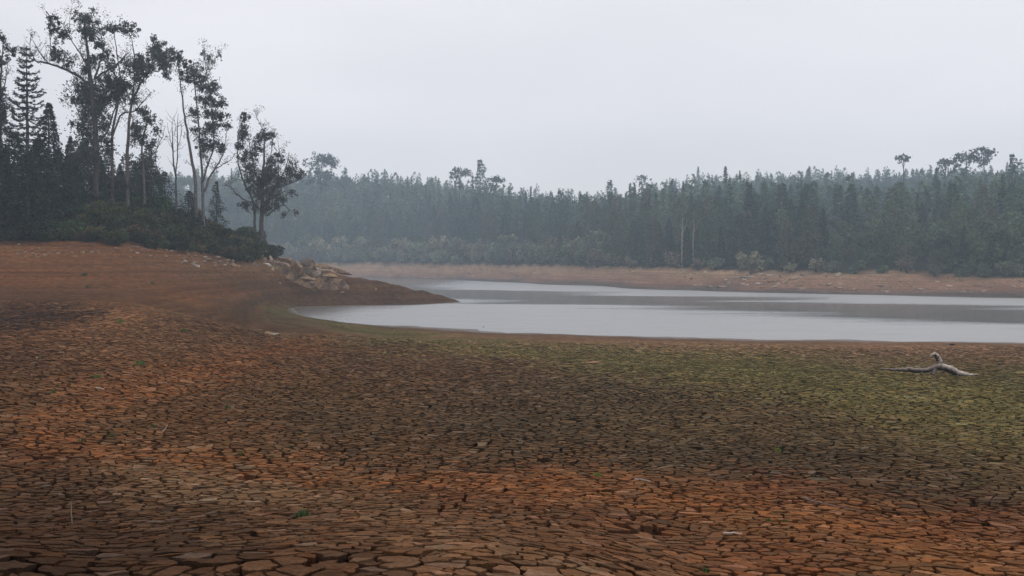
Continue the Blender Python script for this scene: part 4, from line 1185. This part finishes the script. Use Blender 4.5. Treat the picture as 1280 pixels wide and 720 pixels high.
rock(78, 577, 12, 7, 9, 322, (.22, .12, .05), 'orange brown clod on the dark mud plates', (0, 0, .2), 'clod', sink=.4)

def outcrop():
    rs = np.random.default_rng(330)
    c0 = at(384, 343, 127.5); n_ = 84
    u = np.linspace(-1, 1, n_); A, B = np.meshgrid(u, np.linspace(-1, 1, 56))
    X = c0[0] + A.ravel() * 6.2; Y = c0[1] + .6 + B.ravel() * 2.9
    rd = np.sqrt(A.ravel() ** 2 + B.ravel() ** 2)
    env = 1 - sstep(.45, 1.0, rd + (fbm(X / 1.4, Y / 1.4, 333, 3) - .5) * .5)
    ridg = 1 - np.abs(2 * fbm(X / 1.7 + Y * .25, Y / 1.2, 335, 5) - 1) * 1.6
    cell = np.abs(2 * vnoise(X / .8, Y / .8, 337) - 1)
    h = env * (.25 + 1.15 * np.clip(ridg, 0, 1) ** 1.5 + .35 * cell + .9 * np.exp(-((A.ravel() + .02) / .18) ** 2 - ((B.ravel() - .2) / .35) ** 2))
    Z = height(X, Y) - .32 + h
    k = fbm(X / .7, Z / .5, 339, 4)
    col = np.array((.13, .085, .055))[None] * (1 - sstep(.35, .6, k))[:, None] + np.array((.29, .19, .105))[None] * sstep(.35, .6, k)[:, None]
    V = np.stack((X - c0[0], Y - c0[1], Z - c0[2]), 1)
    i = np.arange(55)[:, None]; j = np.arange(n_ - 1)[None]
    q = np.stack(np.broadcast_arrays(i*n_+j, i*n_+j+1, (i+1)*n_+j+1, (i+1)*n_+j), -1).reshape(-1, 4)
    o = link('rock_outcrop', mesh_np('rock_outcrop', V, q, np.full(len(q), 4), col, False, M_stone), None, c0)
    tag(o, 'rugged tan mound of eroded rock on the neck of the point', 'rock')
outcrop()
stone_protos = [rock_mesh(340 + k, .5, .42, .3, 18, c) for k, c in enumerate([PALE, TAN, RUST, (.30, .24, .2)])]
ST_L = ['pale loose stone strewn on the slope below the shrubs', 'tan loose stone strewn on the slope below the shrubs', 'rusty loose stone strewn on the slope below the shrubs', 'grey brown loose stone strewn on the slope below the shrubs']
ST_G = ['pale stones below the shrubs', 'tan stones below the shrubs', 'rusty stones below the shrubs', 'grey brown stones below the shrubs']
for k in range(170):
    px = 345 - abs(random.gauss(0, 75)) if k < 100 else random.uniform(0, 250)
    py = random.uniform(313, 334) if px > 225 else random.uniform(304, 322)
    if px < -5: continue
    p = ground_hit(px, py, 60, 150)
    q = random.choice([0, 1, 1, 2, 3, 3])
    o = link('stone', stone_protos[q], None, (p[0], p[1], p[2] + .03))
    s_ = random.uniform(.25, .75) * (1.25 if px > 225 else .8)
    o.scale = (s_, s_, s_ * random.uniform(.6, 1)); o.rotation_euler = (random.uniform(-.3, .3), random.uniform(-.3, .3), random.uniform(0, 6.3))
    tag(o, ST_L[q], 'stone', ST_G[q])
FS_L = ['pale stone on the far bank above the waterline', 'tan stone on the far bank above the waterline', 'reddish stone on the far bank above the waterline', 'grey stone on the far bank above the waterline']
FS_G = ['pale stones on the far bank', 'tan stones on the far bank', 'reddish stones on the far bank', 'grey stones on the far bank']
for k in range(150):
    px = random.uniform(480, 1280) if k < 90 else random.gauss(940, 60)
    Yb = float(bank_top(px)); sh = Yb - np.interp(px, [480, 640, 860, 1280], [25, 27, 21, 17])
    Y = random.uniform(sh + 3, Yb - .5)
    x = (px - 640) / F * Y; q = random.choice([0, 0, 1, 1, 2, 3])
    o = link('bank_stone', stone_protos[q], None, (x, Y, gz(x, Y) + .05))
    s_ = random.uniform(.5, 1.5) * (1.2 if 880 < px < 1010 else .9)
    o.scale = (s_ * 1.3, s_, s_ * random.uniform(.5, .9)); o.rotation_euler = (0, random.uniform(-.2, .2), random.uniform(0, 6.3))
    tag(o, FS_L[q], 'stone', FS_G[q])

# ------------------------------------------------------------------ driftwood
def driftwood():
    base = ground_hit(1172, 469); Y = base[1]; s = Y / F
    root = thing('driftwood', base, 'bleached forked driftwood branch lying on the greenish mud', 'driftwood')
    rs = np.random.default_rng(77)
    def L(pts, dys):
        out = []
        for (x, y, r), dy in zip(pts, dys):
            w = at(x, y, Y) + np.array((0, dy, 0)) - base
            out.append(w)
        return out
    W = np.array((.40, .34, .285)); Dk = np.array((.12, .095, .08))
    def part(name, pts, dys, col, sides=8, wob=.012):
        w = L(pts, dys)
        # keep on or above the ground
        for q in w:
            g = gz(base[0] + q[0], base[1] + q[1]) - base[2]
            q[2] = max(q[2], g + .01)
        p, r = smooth_line(w, [q[2] * s * 1.45 for q in pts], 5, wob, rs)
        tv, tf, tcn = tube(p, r, sides)
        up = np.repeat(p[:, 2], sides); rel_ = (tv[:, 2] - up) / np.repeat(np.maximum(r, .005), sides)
        kk = sstep(-.25, .45, rel_ + rs.normal(0, .12, len(rel_)))[:, None]  # underside shade painted into the vertex colours, upper side keeps the bleached tone
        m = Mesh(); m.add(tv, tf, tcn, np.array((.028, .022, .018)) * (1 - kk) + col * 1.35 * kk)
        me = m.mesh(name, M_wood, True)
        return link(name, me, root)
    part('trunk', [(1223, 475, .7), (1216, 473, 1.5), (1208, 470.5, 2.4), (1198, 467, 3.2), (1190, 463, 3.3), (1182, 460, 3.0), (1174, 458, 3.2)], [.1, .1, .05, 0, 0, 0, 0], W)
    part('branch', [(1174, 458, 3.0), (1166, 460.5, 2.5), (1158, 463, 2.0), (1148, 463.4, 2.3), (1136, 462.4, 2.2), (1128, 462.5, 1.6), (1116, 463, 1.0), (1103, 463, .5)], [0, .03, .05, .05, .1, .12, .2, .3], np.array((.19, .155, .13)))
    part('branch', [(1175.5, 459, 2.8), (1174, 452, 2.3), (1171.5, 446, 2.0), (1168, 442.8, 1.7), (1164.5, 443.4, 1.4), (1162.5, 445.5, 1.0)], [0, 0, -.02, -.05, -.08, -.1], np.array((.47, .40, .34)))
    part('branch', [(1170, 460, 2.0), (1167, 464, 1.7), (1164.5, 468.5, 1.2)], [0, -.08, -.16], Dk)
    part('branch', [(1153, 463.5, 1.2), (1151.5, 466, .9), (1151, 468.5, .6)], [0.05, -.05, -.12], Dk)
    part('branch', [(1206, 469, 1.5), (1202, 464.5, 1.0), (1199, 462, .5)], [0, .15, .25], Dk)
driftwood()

# ------------------------------------------------------------------ twigs, chips, weeds
def twig(px, py, pts, r, col, label, name='twig'):
    p0 = ground_hit(px, py); s = p0[1] / F
    w = []
    for (dx, dyp, up) in pts:      # offsets in photo pixels across, depth metres, height pixels
        x, y = p0[0] + dx * s, p0[1] + dyp
        w.append((x - p0[0], dyp, gz(x, y) - p0[2] + up * s + r))
    p, rr = smooth_line(w, np.linspace(r, r * .45, len(w)), 4, r * .3, np.random.default_rng(int(px)))
    m = Mesh(); m.tube(p, rr, np.array(col), 6)
    o = link(name, m.mesh(name, M_wood, True), None, p0)
    tag(o, label, 'twig')
twig(90, 655, [(0, 0, -1), (-1, 0, 10), (-2, 0.02, 20), (-3, .03, 27)], .006, (.30, .24, .18), 'thin pale stick standing upright in the dark mud')
twig(205, 541, [(-2, 0, 0), (1, 0.02, 4), (4, .02, 9)], .012, (.50, .40, .32), 'short pale twig sticking out of the orange mud')
twig(803, 602, [(-8, .1, 1), (0, 0, 1.2), (9, -.12, 1)], .011, (.42, .36, .33), 'grey stick lying beside the green weed on orange mud')
twig(916, 670, [(-11, .03, 1.5), (0, 0, 2), (11, -.02, 1.5)], .012, (.62, .50, .42), 'pale wood chip lying on the brown plates', 'wood_chip')
twig(440, 466, [(-3, .1, 0), (0, 0, 1.5), (1.5, .2, 4)], .012, (.42, .34, .28), 'small bent twig on the dark plates near the orange mud')
twig(125, 487, [(-7, .1, 1), (0, 0, 1.2), (7, -.1, .8)], .014, (.55, .46, .40), 'pale splinter lying among the weeds on orange mud')
twig(1040, 634, [(-24, .5, 1), (-8, .15, 1.2), (10, -.1, 1), (26, -.35, .8)], .008, (.16, .13, .115), 'long thin dark stick across the orange plates')
twig(435, 423, [(-14, .6, .6), (0, 0, .8), (14, -.5, .6)], .03, (.22, .17, .14), 'grey branch lying at the lower edge of the green strip', 'fallen_branch')
twig(500, 433, [(-4, .3, .6), (0, 0, .8), (5, -.3, .6)], .03, (.20, .15, .12), 'short dark stick at the edge of the green strip', 'fallen_branch')

chip_protos = [rock_mesh(360 + k, .5, .4, .22, 14, c) for k, c in enumerate([(.42, .34, .27), (.20, .14, .10), (.30, .17, .10)])]
CH = [('small pale pebble lying on the cracked mud', 'pale pebbles on the cracked mud'), ('small dark clod lying on the cracked mud', 'dark clods on the cracked mud'), ('small rusty pebble lying on the cracked mud', 'rusty pebbles on the cracked mud')]
for k in range(70):
    px, py = random.uniform(10, 1270), 425 + 290 * random.random() ** 1.6
    p = ground_hit(px, py); q = random.choice([0, 0, 1, 2]); w_ = random.uniform(2.0, 5.0) * p[1] / F * (1 if py < 600 else .8)
    o = link('pebble' if q != 1 else 'clod', chip_protos[q], None, (p[0], p[1], p[2] + w_ * .12)); o.scale = (w_, w_ * random.uniform(.6, 1), w_ * random.uniform(.7, 1.2)); o.rotation_euler = (0, 0, random.uniform(0, 6.3))
    tag(o, CH[q][0], 'pebble' if q != 1 else 'clod', CH[q][1])

def blades(n, R, h, w, rs, col):
    V = []; F_ = []; C_ = []; K = []
    for i in range(n):
        a = rs.uniform(0, 6.28); rr = R * rs.uniform(0, 1) ** .7; x, y = rr * math.cos(a), rr * math.sin(a)
        b = rs.uniform(0, 6.28); l = h * rs.uniform(.5, 1.2); o = l * rs.uniform(.1, .8)
        dx, dy = math.cos(b), math.sin(b); sx, sy = -dy * w, dx * w
        k = len(V)
        V += [(x - sx, y - sy, -.01), (x + sx, y + sy, -.01), (x + dx*o*.4 + sx*.8, y + dy*o*.4 + sy*.8, l*.6), (x + dx*o*.4 - sx*.8, y + dy*o*.4 - sy*.8, l*.6), (x + dx*o, y + dy*o, l)]
        F_ += [k, k+1, k+2, k+3, k+3, k+2, k+4]; C_ += [4, 3]
        K += [np.array(col) * rs.uniform(.7, 1.3)] * 5
    return np.array(V), np.array(F_), np.array(C_), np.array(K)
for k, (px, py, w, label, c) in enumerate([
   (175, 456, 14, 'widest bright green weed tuft on the orange mud', (.10, .17, .03)), (120, 472, 11, 'bright green weed tuft just behind the pale splinter', (.085, .15, .03)),
   (66, 491, 8, 'small green weed tuft left of the pale splinter', (.06, .12, .03)), (230, 414, 9, 'green weed tuft on the brown rise below the old shore', (.09, .15, .035)),
   (151, 403, 10, 'bright green weed tuft at the rim of the dark hollow', (.11, .18, .035)), (52, 449, 7, 'dull green weed tuft on the brown plates', (.06, .10, .03)),
   (301, 568, 8, 'dark green weed tuft at the end of the orange band', (.06, .13, .025)), (340, 572, 7, 'olive weed tuft near the dark green one', (.08, .12, .03)),
   (747, 595, 9, 'yellow green weed tuft beside the grey stick', (.15, .24, .02)), (973, 564, 8, 'yellow green weed tuft on the grey brown plates', (.12, .19, .025)),
   (378, 645, 18, 'low spreading green weed tuft on the brown foreground plates', (.05, .11, .035)), (961, 652, 7, 'small green sprout behind the pale wood chip', (.06, .13, .02)),
   (982, 653, 7, 'thin olive sprout right of the small green one', (.08, .11, .025)), (882, 715, 9, 'green sprout deep in a crack between foreground plates', (.03, .09, .02)),
   (140, 545, 8, 'small olive weed tuft on the orange band', (.10, .13, .03)), (100, 552, 9, 'pale green weed tuft on the orange band', (.13, .16, .06)), (192, 534, 8, 'green weed tuft beside the short pale twig', (.07, .12, .03)),
   (285, 510, 9, 'spread olive weed tuft above the brown plates', (.09, .12, .03)), (105, 345, 10, 'dull green weed patch on the slope below the shrubs', (.07, .09, .03)), (190, 355, 7, 'small green weed on the slope near the orange streak', (.07, .10, .03)), (110, 360, 8, 'low green weed under the slope weed patch', (.07, .10, .03))]):
    p = ground_hit(px, py); s = p[1] / F
    R = w * s / 2
    V, F_, C_, K = blades(46, R, R * .75 + .015, R * .055 + .001, np.random.default_rng(500 + k), c)
    o = link('weed_tuft', mesh_np('weed_tuft', V, F_, C_, K, False, M_grass), None, p)
    tag(o, label, 'weed')

# short growth on the greenish mud: nobody could count it
def green_film():
    rs = np.random.default_rng(700)
    n = 420000
    Y = rs.uniform(17, 108, n) ; px = rs.uniform(300, 1400, n)
    # even density over the ground: thin out by distance
    keep = rs.random(n) < np.clip(Y / 60, .15, 1)
    Y = Y[keep]; px = px[keep]; X = (px - 640) / F * Y
    Z = height(X, Y)
    c = ground_col(X, Y, Z)
    gness = (c[:, 1] / (c[:, 0] + 1e-6))
    keep = (Z > .10) & (Z < 2.4) & (rs.random(len(X)) < sstep(.66, .86, gness) * .95) & (Y < 118)
    X, Y, Z, c = X[keep], Y[keep], Z[keep], c[keep]
    n = len(X)
    h = rs.uniform(.012, .038, n) * (1 + Y / 60); w = h * .22
    a = rs.uniform(0, 6.28, n); b = rs.uniform(0, 6.28, n); o = h * rs.uniform(.2, 1.0, n)
    V = np.stack((np.stack((X - np.cos(a)*w, Y - np.sin(a)*w, Z - .004), 1), np.stack((X + np.cos(a)*w, Y + np.sin(a)*w, Z - .004), 1), np.stack((X + np.cos(b)*o, Y + np.sin(b)*o, Z + h), 1)), 1).reshape(-1, 3)
    col = np.array((.105, .115, .045))[None] * rs.uniform(.6, 1.4, n)[:, None]
    col[:, 0] *= rs.uniform(.8, 1.25, n)
    ob = link('sprouting_grass', mesh_np('sprouting_grass', V, np.arange(3 * n), np.full(n, 3), np.repeat(col, 3, 0), False, M_grass))
    tag(ob, 'thin green growth on the damp mud along the water', 'grass', None, 'stuff')
    print('GRASS', n)
green_film()

# ------------------------------------------------------------------ haze
def haze():
    bm = bmesh.new(); bmesh.ops.create_cube(bm, size=1.0)
    me = bpy.data.meshes.new('haze'); bm.to_mesh(me); bm.free()
    o = link('haze', me)
    x0, x1, y0, y1, z0, z1 = -1045, 1045, -1045, 660, -3.0, 82
    o.scale = (x1 - x0, y1 - y0, z1 - z0); o.location = ((x0 + x1) / 2, (y0 + y1) / 2, (z0 + z1) / 2)
    m = bpy.data.materials.new('haze_air'); m.use_nodes = True; t = m.node_tree
    for n in list(t.nodes): t.nodes.remove(n)
    out = t.nodes.new('ShaderNodeOutputMaterial'); pv = t.nodes.new('ShaderNodeVolumePrincipled')
    pv.inputs['Color'].default_value = (.71, .87, 1.0, 1); pv.inputs['Density'].default_value = HAZE
    pv.inputs['Anisotropy'].default_value = 0.2
    t.links.new(pv.outputs['Volume'], out.inputs['Volume'])
    me.materials.append(m)
    tag(o, 'thin grey haze filling the air over the lake', 'haze', None, 'stuff')
HAZE = 0.00093
haze()
